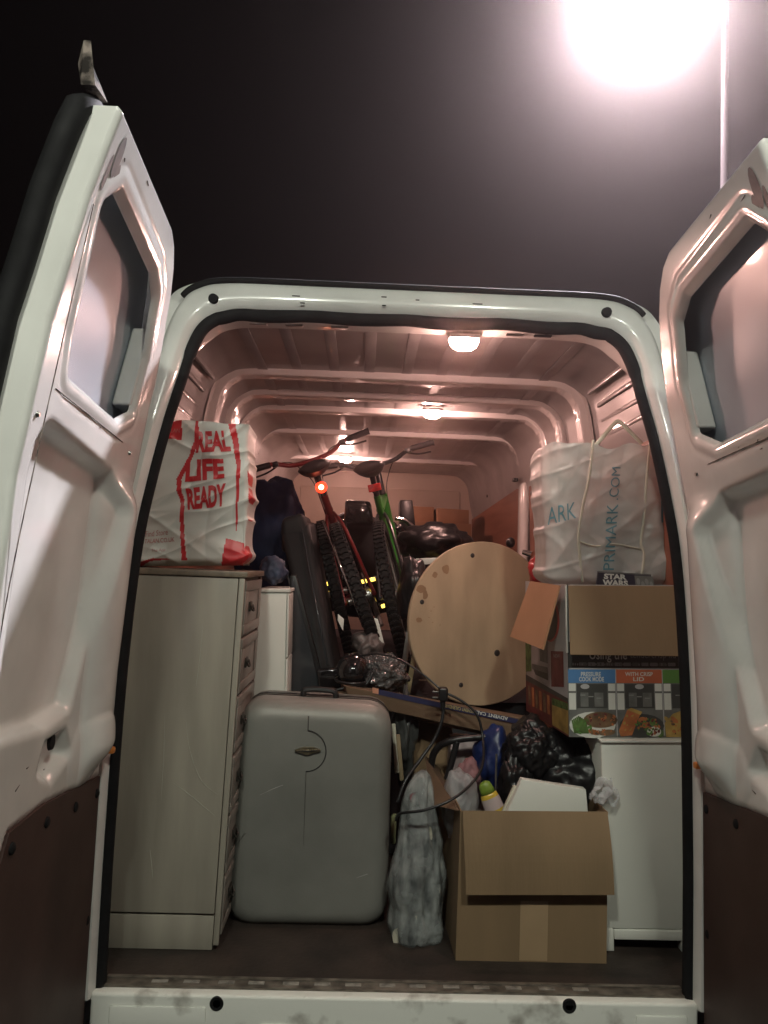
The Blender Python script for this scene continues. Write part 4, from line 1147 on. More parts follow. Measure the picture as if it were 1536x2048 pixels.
v, f = tube(spline([P(862, 1580, Y=.56), P(864, 1520, Y=.54), P(878, 1493, Y=.52), P(910, 1480, Y=.50), P(970, 1474, Y=.50), P(1005, 1476, Y=.50)], 6), .012, 10); mk('tube', v, f, BLACKP, hn, True)
v, f = tube(spline([P(914, 1482, Y=.50), P(906, 1515, Y=.50), P(893, 1560, Y=.50)], 6), .011, 10); mk('tube', v, f, BLACKP, hn, True)

# bubble wrapped bundle
prof = [(1893, 806, 862), (1880, 778, 884), (1850, 772, 890), (1815, 780, 884), (1775, 774, 888), (1735, 777, 889), (1690, 790, 884), (1645, 800, 878), (1605, 806, 872), (1575, 814, 868), (1550, 828, 862), (1540, 842, 854)]
v = []; n = 48; pr_ = []
for (py, xa, xb) in prof: pr_.append((P(xa, py, Y=.30), P(xb, py, Y=.30)))
rows = []
for i in range(len(pr_)-1):
    for k in range(6):
        t = k/6; rows.append((pr_[i][0].lerp(pr_[i+1][0], t), pr_[i][1].lerp(pr_[i+1][1], t)))
rows.append(pr_[-1])
for i, (a, b_) in enumerate(rows):
    c = (a+b_)/2; rx = (b_-a).length/2
    for k in range(n):
        t = 2*math.pi*k/n; d = Vector((math.cos(t), math.sin(t)*.85, 0))
        nz = 1+.13*fbm(math.cos(t)*1.2+3, math.sin(t)*1.2, c.z*6, 2)+.05*noise.noise(Vector((math.cos(t)*3, math.sin(t)*3, c.z*16)))+.07*max(0, 1-1.6*abs(math.sin(3.5*t+2.6*noise.noise(Vector((1, 5, c.z*4))))))-.16*max(0, 1-abs(math.sin(.5*(t+1.0+1.2*noise.noise(Vector((0, 2, c.z*5))))))*7)-.12*(1-abs(noise.noise(Vector((math.cos(t)*2, math.sin(t)*2, c.z*4)))))**5
        v.append(c+d*rx*nz)
f = [(i*n+k, i*n+(k+1) % n, (i+1)*n+(k+1) % n, (i+1)*n+k) for i in range(len(rows)-1) for k in range(n)]+[tuple(range(n))[::-1], tuple((len(rows)-1)*n+k for k in range(n))]
v = [Vector((p.x, p.y, max(p.z, .003))) for p in v]
bwm = mat('bubble wrapped', (.40, .42, .42), .22, col2=(.05, .055, .056), thr=(.38, .72), coat=.4, stretch=(1, 1, .45), var=.62, vs=34, bump=.0, detail=6)
t_ = bwm.node_tree; vo = t_.nodes.new('ShaderNodeTexVoronoi'); vo.inputs['Scale'].default_value = 75; bp = t_.nodes.new('ShaderNodeBump'); bp.inputs['Strength'].default_value = .7; bp.inputs['Distance'].default_value = .006
t_.links.new(t_.nodes['Texture Coordinate'].outputs['Object'], vo.inputs['Vector']); t_.links.new(vo.outputs['Distance'], bp.inputs['Height']); t_.links.new(bp.outputs[0], t_.nodes['Principled BSDF'].inputs['Normal'])
wb = empty('wrapped_bundle', (P(830, 1890, Y=.30).x, .30, 0), 'tall bubble wrapped bundle standing between the suitcase and the open box', 'bundle')
core = mat('glint-streaked core', (.30, .31, .30), .4, var=.7, vs=34, detail=9, col2=(.035, .038, .04), thr=(.36, .70), stretch=(1, 1, .38))  # pale streaks in the colour stand in for highlights on the film
ctr = Vector((wb.location.x, .30, 0))
mk('bundle_core', [Vector((ctr.x+(p.x-ctr.x)*.95, .30+(p.y-.30)*.95, p.z*.99+.002)) for p in v], f, core, wb, True)
for k, (px, py, a_, b__, m_) in enumerate(((828, 1815, .011, .022, CREAM), (797, 1862, .020, .026, CREAM), (833, 1592, .022, .020, ROSE), (858, 1660, .007, .022, CREAM), (870, 1770, .012, .014, CREAM), (842, 1868, .016, .010, PALEG))):
    h = P(px, py, Y=.30); tt_ = (h.x-ctr.x); q = []
    near = sorted((p for p in v if abs(p.z-h.z) < .02 and p.y < .30), key=lambda p: abs(p.x-h.x))[:4]; yy = sum(p.y for p in near)/4
    for i in range(14):
        t = 6.283*i/14; rr2 = 1+.3*noise.noise(Vector((math.cos(t)+k*3, math.sin(t), 0))); q.append(Vector((h.x+a_*math.cos(t)*rr2, yy+.003+abs(a_*math.cos(t))*.35, h.z+b__*math.sin(t)*rr2)))
    mk('paper_patch', q, [tuple(range(14))], m_, wb)
mk('bubble_film', v, f, plastic_sheet('bundle film', (.50, .53, .53), .30, .8, 60, False, 14, .26, .12), wb, True)
bwh = mat('bubble wrap heap', (.10, .10, .10), .13, var=.5, vs=12, coat=.5)
t_ = bwh.node_tree; vo = t_.nodes.new('ShaderNodeTexVoronoi'); vo.inputs['Scale'].default_value = 70; bp = t_.nodes.new('ShaderNodeBump'); bp.inputs['Strength'].default_value = 1.0; bp.inputs['Distance'].default_value = .008
t_.links.new(t_.nodes['Texture Coordinate'].outputs['Object'], vo.inputs['Vector']); t_.links.new(vo.outputs['Distance'], bp.inputs['Height']); t_.links.new(bp.outputs[0], t_.nodes['Principled BSDF'].inputs['Normal']); t_.links.new(bp.outputs[0], t_.nodes['Principled BSDF'].inputs['Coat Normal'])
o = blob('bubble_wrap', P(758, 1345, Y=.74), (.095, .10, .065), bwh, .28, 3, 6.6, 5, ridge=.06); tag(o, 'heap of shiny bubble wrap lying below the bicycle wheels', 'bubble wrap')
o = blob('bubble_wrap', P(735, 1290, Y=.95), (.06, .08, .055), mat('dull film', (.14, .115, .11), .4, var=.4, vs=12, bump=.4, bs=60), .3, 3, 2.6, 4, ridge=.06); tag(o, 'dull lump of bubble wrap against the lower tyre of the red bicycle', 'bubble wrap')
o = blob('bubble_wrap', P(808, 1470, Y=.62), (.04, .05, .14), mat('dark film', (.06, .062, .06), .3, var=.5, vs=14), .3, 4, 7.7, 4, ridge=.3); tag(o, 'dark plastic wrapped roll behind the top right corner of the suitcase', 'wrap')
o = thing_box('scrap_bottle', ((782, 1632), (794, 1630), (792, 1690), (780, 1690)), .52, .03, mat('pale green bottle', (.42, .46, .25), .3), 'small pale green bottle in the gap beside the suitcase', 'bottle', .008)
thing_box('pale_strip', ((783, 1448), (791, 1448), (800, 1545), (790, 1548)), .56, .012, CREAM, 'thin cream strip standing in the gap right of the suitcase', 'strip')
thing_box('wooden_strip', ((792, 1470), (800, 1470), (808, 1560), (800, 1562)), .50, .012, mat('slat wood', (.26, .2, .12), .6, var=.3, vs=9), 'short wooden strip standing beside the cream strip', 'strip')
thing_box('cream_board', ((838, 1360), (1090, 1370), (1090, 1600), (838, 1600)), 1.06, .02, CREAM, 'cream board standing behind the flat carton', 'board')
thing_box('tan_carton', ((828, 1420), (905, 1425), (905, 1640), (828, 1640)), .66, .09, CARD, 'tan carton standing left of the pink carton', 'carton')
thing_box('metal_rail', ((818, 1230), (827, 1230), (806, 1390), (794, 1390)), .86, .012, STEEL, 'grey metal rail leaning left of the round table top', 'rail')
thing_box('wooden_batten', ((832, 1275), (840, 1275), (818, 1400), (806, 1400)), .83, .012, mat('batten wood', (.42, .33, .19), .6, var=.2, vs=8), 'pale wooden batten leaning beside the grey metal rail', 'batten')

# flat pack carton with an indigo stripe
fpk = empty('flat_carton', P(880, 1440, Y=.58), 'long flat brown carton with an indigo printed edge lying over the suitcase', 'carton')
cf = [P(690, 1372, Y=.55), P(1086, 1444, Y=.50), P(1050, 1482, Y=.50), P(700, 1405, Y=.55)]
dvf = Vector((-.02, .12, -.006))
v, f = warp(cf, dvf, .002, 1); o1 = mk('carton_body', v, f, CARD_D, fpk)
v, f = warp([P(640, 1383, Y=.57), P(800, 1396, Y=.57), P(800, 1415, Y=.57), P(700, 1402, Y=.57)], (0, .12, -.004), .001, 1); mk('carton_end', v, f, CARD_D, fpk)
v, f = warp([P(830, 1420, Y=.555), P(1062, 1468, Y=.515), P(1040, 1486, Y=.515), P(830, 1440, Y=.555)], dvf, .002, 1); mk('lower_flap', v, f, CARD_D, fpk)
def kpx(px, py, lift):
    u = (px-750)/(1086-750); top = 1374+(1444-1374)*u; a = P(750, 1376, Y=.545).lerp(P(1086, 1447, Y=.495), u)
    d = (py-top); return P(750+336*u, 1376+71*u+d, Y=.545-.05*u-.004-lift)
st = MB()
st.add([kpx(750, 1375, 0), kpx(1086, 1446, 0), kpx(1086, 1456, 0), kpx(750, 1386, 0)], [(0, 1, 2, 3)])
mk('indigo_stripe', st.v, st.f, INDIGO, fpk)
def klett(s, x0, x1, m):
    v, f = text2d(s, .02); out = []
    for a, b_ in v:
        px = x1-(x1-x0)*a; out.append(kpx(px, 1374+70*(px-750)/336+2.0+7.2*b_, .001))
    mk('lettering', out, f, m, fpk)
klett('ADVENT CAL', 953, 1016, TXT); klett('ADVENT CALENDAR', 890, 948, YTXT)
for x0, x1 in ((745, 757), (1064, 1080)):
    mk('orange_end', [kpx(x0, 1374+70*(x0-750)/336-0, .0015), kpx(x1, 1374+70*(x1-750)/336, .0015), kpx(x1, 1374+70*(x1-750)/336+11, .0015), kpx(x0, 1374+70*(x0-750)/336+11, .0015)], [(0, 1, 2, 3)], mat('orange sticker', (.55, .25, .16), .5) if 'orange sticker' not in bpy.data.materials else bpy.data.materials['orange sticker'], fpk)

# power lead with plug
ld = empty('power_lead', P(885, 1400, Y=.44), 'black power lead with a plug hanging over the indigo edged carton', 'power lead')
v, f = tube(spline([P(715, 1312, Y=.60), P(760, 1308, Y=.55), P(805, 1322, Y=.50), P(850, 1352, Y=.46), P(880, 1378, Y=.44)], 8), .0035, 8); mk('cable', v, f, BLACKP, ld, True)
v, f = tube(spline([P(887, 1405, Y=.44), P(884, 1440, Y=.43), P(868, 1480, Y=.42), P(840, 1520, Y=.40), P(812, 1560, Y=.36), P(795, 1605, Y=.34)], 8), .0055, 8); mk('cable', v, f, BLACKP, ld, True)
v, f = tube(spline([P(888, 1384, Y=.44), P(925, 1403, Y=.43), P(955, 1432, Y=.42), P(966, 1480, Y=.40), P(965, 1530, Y=.30), P(945, 1565, Y=.24), P(905, 1598, Y=.19), P(850, 1620, Y=.18), P(800, 1627, Y=.22), P(792, 1640, Y=.30)], 8), .0042, 8); mk('cable', v, f, BLACKP, ld, True)
mb = MB(); c = P(886, 1388, Y=.435); mb.box(c, (.030, .035, .045), bev=.008, seg=3); mb.tube([c+Vector((0, 0, -.02)), c+Vector((0, 0, -.05))], [.010, .006], 10); pgm = mb.build('plug', BLACKP, ld)
for dx, dz in ((-.024, .006), (-.024, -.012)):
    mb = MB(); mb.box(c+Vector((dx, 0, dz)), (.020, .006, .005), bev=.001); mb.build('plug_pin', STEEL, pgm)

# ------------------------------------------------------------------ round table top
yt = .86
cc_ = P(962, 1245, Y=yt); top_ = P(960, 1083, Y=yt); rad = (top_-cc_).length
tt = empty('table_top', P(962, 1408, Y=yt), 'round pale wooden table top leaning against the load beside the green bicycle', 'table top')
ux = Vector((math.cos(R(20)), math.sin(R(20)), -.034)).normalized(); uz = Vector((.034, .08, 1)).normalized(); nrm = ux.cross(uz).normalized()
def tpt(a, b_, d): return cc_+ux*a+uz*b_+nrm*d
n = 96; v = []; f = []
for (r_, d) in ((rad-.003, -.0), (rad, .003), (rad, .016), (rad-.003, .019)):
    for k in range(n): v.append(tpt(r_*math.cos(2*math.pi*k/n), r_*math.sin(2*math.pi*k/n), d))
for i in range(3):
    for k in range(n): f.append((i*n+k, i*n+(k+1) % n, (i+1)*n+(k+1) % n, (i+1)*n+k))
f.append(tuple(range(n))[::-1]); f.append(tuple(3*n+k for k in range(n)))
if nrm.y < 0: fs = -1
else: fs = 1
o = mk('disc', v, f, TABLE, tt, True); autosmooth(o, 30)
front = min(.0, .0) if nrm.y > 0 else .019
def on_table(px, py):
    d0 = P(px, py, Y=yt)-Vector(CAM); d0.normalize(); base = tpt(0, 0, front); t = (base-Vector(CAM)).dot(nrm)/d0.dot(nrm); return Vector(CAM)+d0*t
sgn_ = -1 if nrm.y > 0 else 1
for px, py, r_ in ((945, 1111, .009), (844, 1204, .009), (994, 1306, .0125), (922, 1370, .009)):
    c = on_table(px, py)+nrm*sgn_*.0006; m_ = 16; vv = [c+ux*r_*math.cos(2*math.pi*k/m_)+uz*r_*math.sin(2*math.pi*k/m_) for k in range(m_)]+[c+nrm*sgn_*.0015+ux*r_*.6*math.cos(2*math.pi*k/m_)+uz*r_*.6*math.sin(2*math.pi*k/m_) for k in range(m_)]
    mk('screw', vv, [(k, (k+1) % m_, m_+(k+1) % m_, m_+k) for k in range(m_)]+[tuple(m_+k for k in range(m_))], mat('screw hole', (.05, .045, .045), .4, metal=.5) if 'screw hole' not in bpy.data.materials else bpy.data.materials['screw hole'], tt)
for k, (px, py, a, b_) in enumerate(((892, 1138, .016, .016), (870, 1150, .010, .012), (842, 1178, .018, .015), (838, 1240, .012, .010), (850, 1190, .010, .018))):
    c = on_table(px, py)+nrm*sgn_*(.0003+.0001*k); m_ = 22
    vv = [c+ux*a*(1+.35*noise.noise(Vector((math.cos(6.283*q/m_)*1.5+k*5, math.sin(6.283*q/m_)*1.5, 0))))*math.cos(6.283*q/m_)+uz*b_*(1+.35*noise.noise(Vector((math.cos(6.283*q/m_)*1.5, math.sin(6.283*q/m_)*1.5+k*7, 3))))*math.sin(6.283*q/m_) for q in range(m_)]
    mk('stain', vv, [tuple(range(m_))], STAIN, tt)
for px, py in ((862, 1222), (868, 1214), (858, 1235), (880, 1250), (865, 1245)):
    c = on_table(px, py)+nrm*sgn_*.0009; mk('nick', [c+ux*.003*math.cos(a)+uz*.002*math.sin(a) for a in (0, 1.2, 2.4, 3.6, 4.8)], [(0, 1, 2, 3, 4)], STAIN, tt)

# ------------------------------------------------------------------ bicycles
def bicycle(name, base, heading, lean, label, fcol, up=.0, lit=False):
    t = empty(name, base, label, 'bicycle')
    t.rotation_mode = 'XYZ'
    m = Matrix.Rotation(heading, 3, 'Z') @ Matrix.Rotation(lean, 3, 'Y') @ Matrix.Rotation(up, 3, 'X')
    t.rotation_euler = m.to_euler()
    # local axes: y forward, x right, z up; rear wheel touches the origin
    RW = .335; bbk = Vector((0, .43, .30)); rear = Vector((0, 0, RW)); frontw = Vector((0, 1.06, RW))
    seat = Vector((0, .27, .80)); head0 = Vector((0, .86, .66)); head1 = Vector((0, .80, .83))
    def L(mb, nm, mt, par=t): return mb.build(nm, mt, par, local=True)
    mb = MB()
    mb.tube([bbk, seat], .017, 12); mb.tube([bbk, head0], .027, 14); mb.tube([bbk.lerp(seat, .86), head1+Vector((0, .01, -.02))], .020, 12)
    mb.tube([head0, head1], .024, 14)
    L(mb, 'frame', fcol); mb = MB()
    for s in (-1, 1):
        mb.tube(spline([bbk+Vector((s*.03, -.02, 0)), Vector((s*.048, .30, .315)), rear+Vector((s*.066, 0, 0))], 4), .010, 8)
        mb.tube(spline([bbk.lerp(seat, .82)+Vector((s*.016, 0, 0)), Vector((s*.042, .17, .62)), rear+Vector((s*.066, 0, 0))], 4), .008, 8)
    L(mb, 'rear_stays', fcol if lit else BLACKP)
    mb = MB()
    for s in (-1, 1): mb.tube(spline([Vector((s*.055, .90, .62)), Vector((s*.058, .96, .52)), frontw+Vector((s*.058, 0, 0))], 4), .016, 10)
    mb.box((0, .895, .63), (.13, .05, .04), bev=.01); mb.tube([Vector((0, .895, .63)), head0], .018, 8)
    L(mb, 'fork', BLACKG)
    mb = MB(); mb.tube([seat-Vector((0, -.03, .1)), seat+Vector((0, -.035, .10))], .0135, 10); L(mb, 'seat_post', BLACKP)
    # saddle: grid surface
    v = []; f = []; A, B = 16, 14
    for i in range(A):
        a = i/(A-1); y = -.12+.27*a; wdt = float(np.interp(a, [0, .12, .35, .6, 1], [.055, .078, .062, .030, .020]))
        for j in range(B):
            th = 2*math.pi*j/B; v.append((wdt*math.cos(th), .235+y, .925+.012*math.cos(a*6)+(.022 if math.sin(th) > 0 else .030)*math.sin(th)*(1-.3*a)))
    for i in range(A-1):
        for j in range(B): f.append((i*B+j, i*B+(j+1) % B, (i+1)*B+(j+1) % B, (i+1)*B+j))
    f += [tuple(range(B))[::-1], tuple((A-1)*B+j for j in range(B))]
    mk('saddle', v, f, BLACKP, t, True, local=True)
    # bars
    hb = Vector((0, .80, .99)); mb = MB(); mb.tube([head1, head1+Vector((0, -.012, .08)), hb], .017, 10); L(mb, 'stem', BLACKP)
    mb = MB(); barp = spline([(-.33, .76, 1.045), (-.20, .775, 1.04), (-.09, .80, 1.0), (.09, .80, 1.0), (.20, .775, 1.04), (.33, .76, 1.045)], 5)
    mb.tube(barp, .0125, 10); hbar = L(mb, 'handlebar', fcol if lit else BLACKP)
    for s in (-1, 1):
        mb = MB(); mb.tube([(s*.21, .774, 1.04), (s*.325, .761, 1.0455), (s*.335, .76, 1.0455)], [.017, .0175, .020], 12); L(mb, 'grip', BLACKP, hbar)
        mb = MB(); mb.box((s*.185, .785, 1.035), (.035, .045, .03), bev=.008); mb.tube(spline([(s*.18, .81, 1.025), (s*.24, .845, 1.01), (s*.31, .83, 1.005)], 4), .005, 6); L(mb, 'brake_lever', BLACKP, hbar)
        mb = MB(); mb.tube(spline([(s*.17, .80, 1.035), (s*.10, .93, 1.02), (s*.03, .93, .90), (s*.02, .80, .78)], 6), .0028, 6); L(mb, 'brake_cable', BLACKP, hbar)
    # wheels
    for c in (rear, frontw):
        n = 64; prof = [(RW-.052, -.012), (RW-.046, -.022), (RW-.026, -.026), (RW-.010, -.020), (RW-.004, -.008), (RW-.004, .008), (RW-.010, .020), (RW-.026, .026), (RW-.046, .022), (RW-.052, .012)]
        rim = MB(); rp = [(RW-.058, -.011), (RW-.044, -.013), (RW-.044, .013), (RW-.058, .011)]
        def rev(mb, prof, c, n):
            vv = []; ff = []; m_ = len(prof)
            for k in range(n):
                a = 2*math.pi*k/n
                for (r_, x) in prof: vv.append((c.x+x, c.y+r_*math.cos(a), c.z+r_*math.sin(a)))
            for k in range(n):
                k2 = (k+1) % n
                for i in range(m_): ff.append((k*m_+i, k*m_+(i+1) % m_, k2*m_+(i+1) % m_, k2*m_+i))
            mb.add(vv, ff)
        rev(rim, rp, c, n)
        for k in range(28):
            a = 2*math.pi*k/28; s = 1 if k % 2 else -1
            rim.tube([c+Vector((s*.022, .018*math.cos(a+.6*s), .018*math.sin(a+.6*s))), c+Vector((s*.004, (RW-.056)*math.cos(a), (RW-.056)*math.sin(a)))], .0011, 4, cap=False)
        rim.tube([c+Vector((-.05, 0, 0)), c+Vector((.05, 0, 0))], .016, 10)
        w_ = L(rim, 'wheel', STEEL)
        ty = MB(); rev(ty, prof, c, n)
        for k in range(76):
            a = 2*math.pi*k/76
            for (x, rt, sx) in ((-.0085, .35, .017), (.0085, -.35, .017), (-.020, .0, .009), (.020, .0, .009)):
                aa = a+(math.pi/76 if abs(x) > .015 else 0); rr_ = RW-.001 if abs(x) < .015 else RW-.009
                mt = Matrix.Rotation(aa-math.pi/2, 3, 'X') @ Matrix.Rotation(rt, 3, 'Z')
                ty.box(c+Vector((x, rr_*math.cos(aa), rr_*math.sin(aa))), (sx, .011, .009), mat=mt)
        ty.build('tyre', TYRE, w_, local=True, smooth=False)
    # drivetrain
    mb = MB(); mb.lathe([(.02, .050), (.085, .050), (.088, .054), (.02, .054)], bbk, 'X', 32); mb.tube([bbk+Vector((-.06, 0, 0)), bbk+Vector((.06, 0, 0))], .018, 12)
    pa = bbk+Vector((.075, .12, -.11)); pb_ = bbk+Vector((-.075, -.12, .11))
    mb.tube([bbk+Vector((.062, 0, 0)), pa], .011, 8); mb.tube([bbk+Vector((-.062, 0, 0)), pb_], .011, 8)
    cr = L(mb, 'crankset', BLACKG)
    for p, s in ((pa, 1), (pb_, -1)):
        mb = MB(); mb.box(p+Vector((s*.055, 0, 0)), (.095, .075, .022), bev=.005); pd = L(mb, 'pedal', BLACKP)
        mb = MB(); mb.box(p+Vector((s*.055, -.040, 0)), (.075, .006, .018), bev=.002); L(mb, 'pedal_reflector', REFL_Y, pd)
    mb = MB()
    for r_, x in ((.052, .036), (.045, .041), (.038, .046), (.030, .051)): mb.lathe([(.012, x), (r_, x), (r_, x+.002), (.012, x+.002)], rear, 'X', 24)
    mb.tube([rear+Vector((.045, 0, .05)), bbk+Vector((.052, 0, .086))], .0045, 6); mb.tube([rear+Vector((.045, .0, -.12)), bbk+Vector((.052, 0, -.086))], .0045, 6)
    mb.tube([rear+Vector((.05, .0, -.02)), rear+Vector((.05, .02, -.10)), rear+Vector((.05, -.01, -.14))], .012, 8)
    L(mb, 'chain_drive', STEEL)
    # tail lamp or reflector on the seat post
    mb = MB(); mb.box((0, .255 if lit else .25, .835), (.034, .024, .045), bev=.009, seg=3); L(mb, 'lamp_bracket', BLACKP)
    mb = MB()
    if lit: mb.lathe([(.004, -.022), (.016, -.018), (.025, -.008), (.027, .004)], (0, .240, .838), 'Y', 20)
    else: mb.box((0, .238, .838), (.062, .010, .036), bev=.004, seg=3)
    tl_ = L(mb, 'tail_lamp' if lit else 'rear_reflector', TAILON if lit else REFL_R)
    if lit:
        mb = MB(); mb.lathe([(.003, -.026), (.010, -.024), (.013, -.016)], (0, .240, .838), 'Y', 16); L(mb, 'lamp_bulb', TAILHOT, tl_)
    return t
zb_ = .655
b1 = P(770, 1325, Y=1.24)
bicycle('bicycle', (b1.x, 1.24, zb_), R(1.5), R(-21), 'red mountain bicycle leaning left with its rear lamp lit', REFL_R and REDF, R(5), True)
b2 = P(822, 1300, Y=1.36)
bicycle('bicycle', (b2.x, 1.36, zb_), R(-6), R(-14), 'green mountain bicycle with a red reflector behind the round table top', GREENF, R(3), False)

src = [o for o in bpy.data.objects if o.name.startswith('bicycle') and o.parent is None][0]
sw_ = [o for o in src.children if o.name.startswith('wheel')][0]
b3 = P(706, 1322, Y=1.46)
t3 = empty('bicycle_wheel', (b3.x, 1.46, zb_), 'loose bicycle wheel standing between the black slab case and the red bicycle', 'bicycle wheel')
t3.rotation_euler = (Matrix.Rotation(R(2), 3, 'Z') @ Matrix.Rotation(R(-15), 3, 'Y')).to_euler()
w3 = sw_.copy(); COL.objects.link(w3); w3.parent = t3; w3.name = 'rim'
y3 = sw_.children[0].copy(); COL.objects.link(y3); y3.parent = t3; y3.name = 'tyre'
v, f = tube([P(646, 1042, Y=1.12), P(684, 1140, Y=1.08), P(727, 1254, Y=1.02)], .0055, 8); o = mk('chrome_rod', v, f, CHROME, None, True); tag(o, 'thin chrome rod slanting across the tyre of the red bicycle', 'rod')
# what they stand on
st = empty('blanket_stack', (-.05, 2.1, 0), 'dark removal blanket over a low stack under the two bicycles', 'blanket')
N = 40; vv = []; ff = []
for i in range(N+1):
    for j in range(N+1):
        x = -.70+1.30*j/N; y = .92+2.65*i/N; e = min(j, N-j)/N; e2 = min(i, N-i)/N
        z = zb_-.006+.006*noise.noise(Vector((x*4, y*4, 0)))-.05*max(0, 1-e/.05)**2-.05*max(0, 1-e2/.04)**2
        vv.append((x, y, min(z, zb_-.002)))
for i in range(N):
    for j in range(N): a = i*(N+1)+j; ff.append((a, a+1, a+N+2, a+N+1))
mk('blanket_top', vv, ff, CLOTH, st, True)
mb = MB(); mb.box((-.05, 2.245, .30), (1.28, 2.62, .60), bev=.03); mb.build('stack_side', CLOTH, st)

# other dark things round the bicycles
blob_specs = [
 ('navy_bag', (545, 1090), 1.42, (.165, .14, .30), NAVY, 3.4, 5, 'navy plastic bag bulging behind the white and red carrier bag', 'bag', .16, .04),
 ('blue_cloth', (548, 1140), .80, (.05, .06, .05), mat('dull blue', (.03, .045, .085), .6, var=.4, vs=10), 6.2, 4, 'dull blue cloth on the narrow white cabinet', 'cloth', .26, .05),
 ('black_bag', (868, 1085), 1.75, (.17, .15, .09), BINBAG, 8.3, 4, 'black bag lying right of the green bicycle', 'bag', .3, .07),
 ('black_bag', (825, 1190), 1.20, (.06, .12, .16), BLACKP, 2.3, 4, 'black bundle squeezed between the green bicycle and the round table top', 'bundle', .26, .06),
 ('red_bag', (1085, 1140), .70, (.05, .05, .055), REDP, 5.5, 4, 'small red bag behind the left flap of the cooker box', 'bag', .3, .08),
]
for nm, px, Y, rad_, mt, sd, sub, lab, cat, amp, rg in blob_specs:
    o = blob(nm, P(*px, Y=Y), rad_, mt, amp, 3.2, sd, sub, ridge=rg); tag(o, lab, cat)
o = blob('black_bundle', P(712, 1130, Y=2.75), (.36, .2, .30), BLACKM, .2, 3, 14., 4, ridge=.06); tag(o, 'dark bundle filling the space beyond the two bicycles', 'bundle')
# glossy black helmet on the suitcase
he = empty('helmet', P(700, 1372, Y=.66), 'glossy black helmet resting against the foot of the black slab case', 'helmet')
bm = bmesh.new(); bmesh.ops.create_uvsphere(bm, u_segments=28, v_segments=18, radius=1)
c = P(706, 1340, Y=.68)
for x in bm.verts: x.co = Vector((x.co.x*.058, x.co.y*.09, max(x.co.z, -.55)*.062))
bm.verts.index_update(); vv = [c+x.co for x in bm.verts]; ff = [tuple(x.index for x in q.verts) for q in bm.faces]; bm.free()
mk('shell', vv, ff, BLACKG, he, True)
mk('rim', *tube([c+Vector((.060*math.cos(t), .092*math.sin(t), -.034)) for t in np.linspace(0, 6.283, 40)], .005, 8), BLACKP, he, True)
mk('strap', *tube(spline([P(660, 1385, Y=.62), P(690, 1376, Y=.62), P(730, 1370, Y=.62), P(745, 1345, Y=.63)], 6), .006, 8), BLACKP, he, True)
# black glossy case between the bicycles
o = thing_box('black_case', ((690, 998), (742, 1002), (748, 1048), (688, 1046)), 2.3, .30, BLACKG, 'glossy black case standing beyond and between the two bicycles', 'case', .02)
o = thing_box('dark_speaker', ((800, 1000), (825, 1000), (832, 1060), (800, 1060)), 2.45, .2, BLACKP, 'small dark speaker box right of the green bicycle frame', 'speaker', .006)
o = thing_box('white_bar', ((832, 1117), (905, 1114), (905, 1126), (832, 1130)), 1.35, .03, WFURN, 'short white bar lying right of the green bicycle', 'bar', .003)
for nm, q, Y, lab in (('paper_tag', ((748, 1236), (756, 1238), (768, 1285), (760, 1292)), .92, 'torn white paper tag beside the red bicycle rear tyre'), ('paper_scrap', ((676, 1228), (688, 1238), (686, 1262), (675, 1240)), .86, 'small white paper scrap by the black slab case')):
    thing_box(nm, q, Y, .003, WFURN, lab, 'paper', .0005)
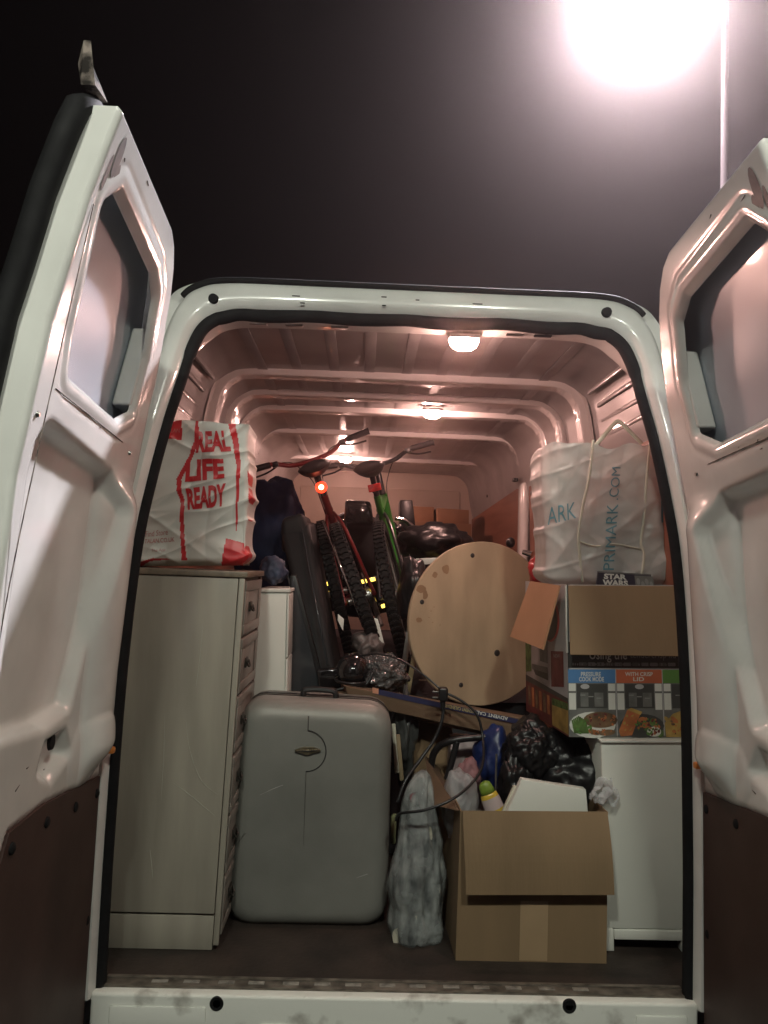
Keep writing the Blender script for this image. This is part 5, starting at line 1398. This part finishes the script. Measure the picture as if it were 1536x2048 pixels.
# cartons at the far end
far = [((812, 1012), (868, 1014), (868, 1045), (810, 1044), 3.55, 'far brown carton, upper left of the four by the bulkhead'), ((874, 1016), (938, 1020), (938, 1048), (874, 1046), 3.50, 'far brown carton, upper right of the four by the bulkhead'),
       ((828, 1043), (862, 1044), (862, 1100), (828, 1100), 3.3, 'far brown carton, lower left of the four by the bulkhead'), ((868, 1045), (943, 1048), (943, 1110), (868, 1108), 3.25, 'far brown carton, lower right of the four by the bulkhead')]
for a, b_, c, d, Y, lab in far:
    o = thing_box('moving_carton', (a, b_, c, d), Y, .35, CARD_F, lab, 'box', .004, 'cartons stacked at the bulkhead')
sup = thing_box('storage_crate', ((800, 1105), (960, 1108), (960, 1240), (800, 1240)), 3.15, .6, CLOTH, 'dark storage crate under the far brown cartons', 'crate')
# black knob and metal catch by the round table top
o = blob('black_ball', P(1021, 1085, Y=1.5), (.022, .022, .024), BLACKP, .1, 2, 1., 3); tag(o, 'black ball above the round table top', 'ball')
mb = MB(); mb.tube([P(1046, 1104, Y=1.0), P(1064, 1109, Y=.98)], [.010, .013], 12); o = mb.build('metal_catch', CHROME); tag(o, 'shiny metal catch at the right rim of the round table top', 'catch')
v, f = tube(spline([P(868, 1086, Y=1.9), P(888, 1078, Y=1.9), P(905, 1082, Y=1.9), P(915, 1095, Y=1.9)], 6), .006, 8); o = mk('black_hose', v, f, BLACKP, None, True); tag(o, 'thin black hose looping left of the round table top', 'hose')
v, f = tube(spline([P(790, 1036, Y=1.8), P(812, 1042, Y=1.8), P(838, 1066, Y=1.8), P(844, 1068, Y=1.8)], 6), .012, 8); o = mk('chrome_tube', v, f, CHROME, None, True); tag(o, 'bent chrome tube right of the green bicycle', 'tube')

# ------------------------------------------------------------------ thin mist added to stand in for lens flare round the lamps
hz = bpy.data.materials.new('added glare mist'); hz.use_nodes = True
t_ = hz.node_tree; t_.nodes.clear(); o_ = t_.nodes.new('ShaderNodeOutputMaterial'); pv = t_.nodes.new('ShaderNodeVolumePrincipled')
pv.inputs['Color'].default_value = (.97, .78, .755, 1); pv.inputs['Density'].default_value = HAZE; pv.inputs['Anisotropy'].default_value = .935
t_.links.new(pv.outputs[0], o_.inputs['Volume'])
G = g+2; z0, z1 = -1.7, 8.0
vv = [(x, y, z) for z in (z0, z1) for x, y in ((-G, -G), (G, -G), (G, G), (-G, G))]
hzo = mk('haze', vv, [(0, 3, 2, 1), (4, 5, 6, 7), (0, 1, 5, 4), (1, 2, 6, 5), (2, 3, 7, 6), (3, 0, 4, 7)], hz, recenter=False)
tag(hzo, 'thin added glare mist standing in for lens flare round the lamps', kind='stuff')
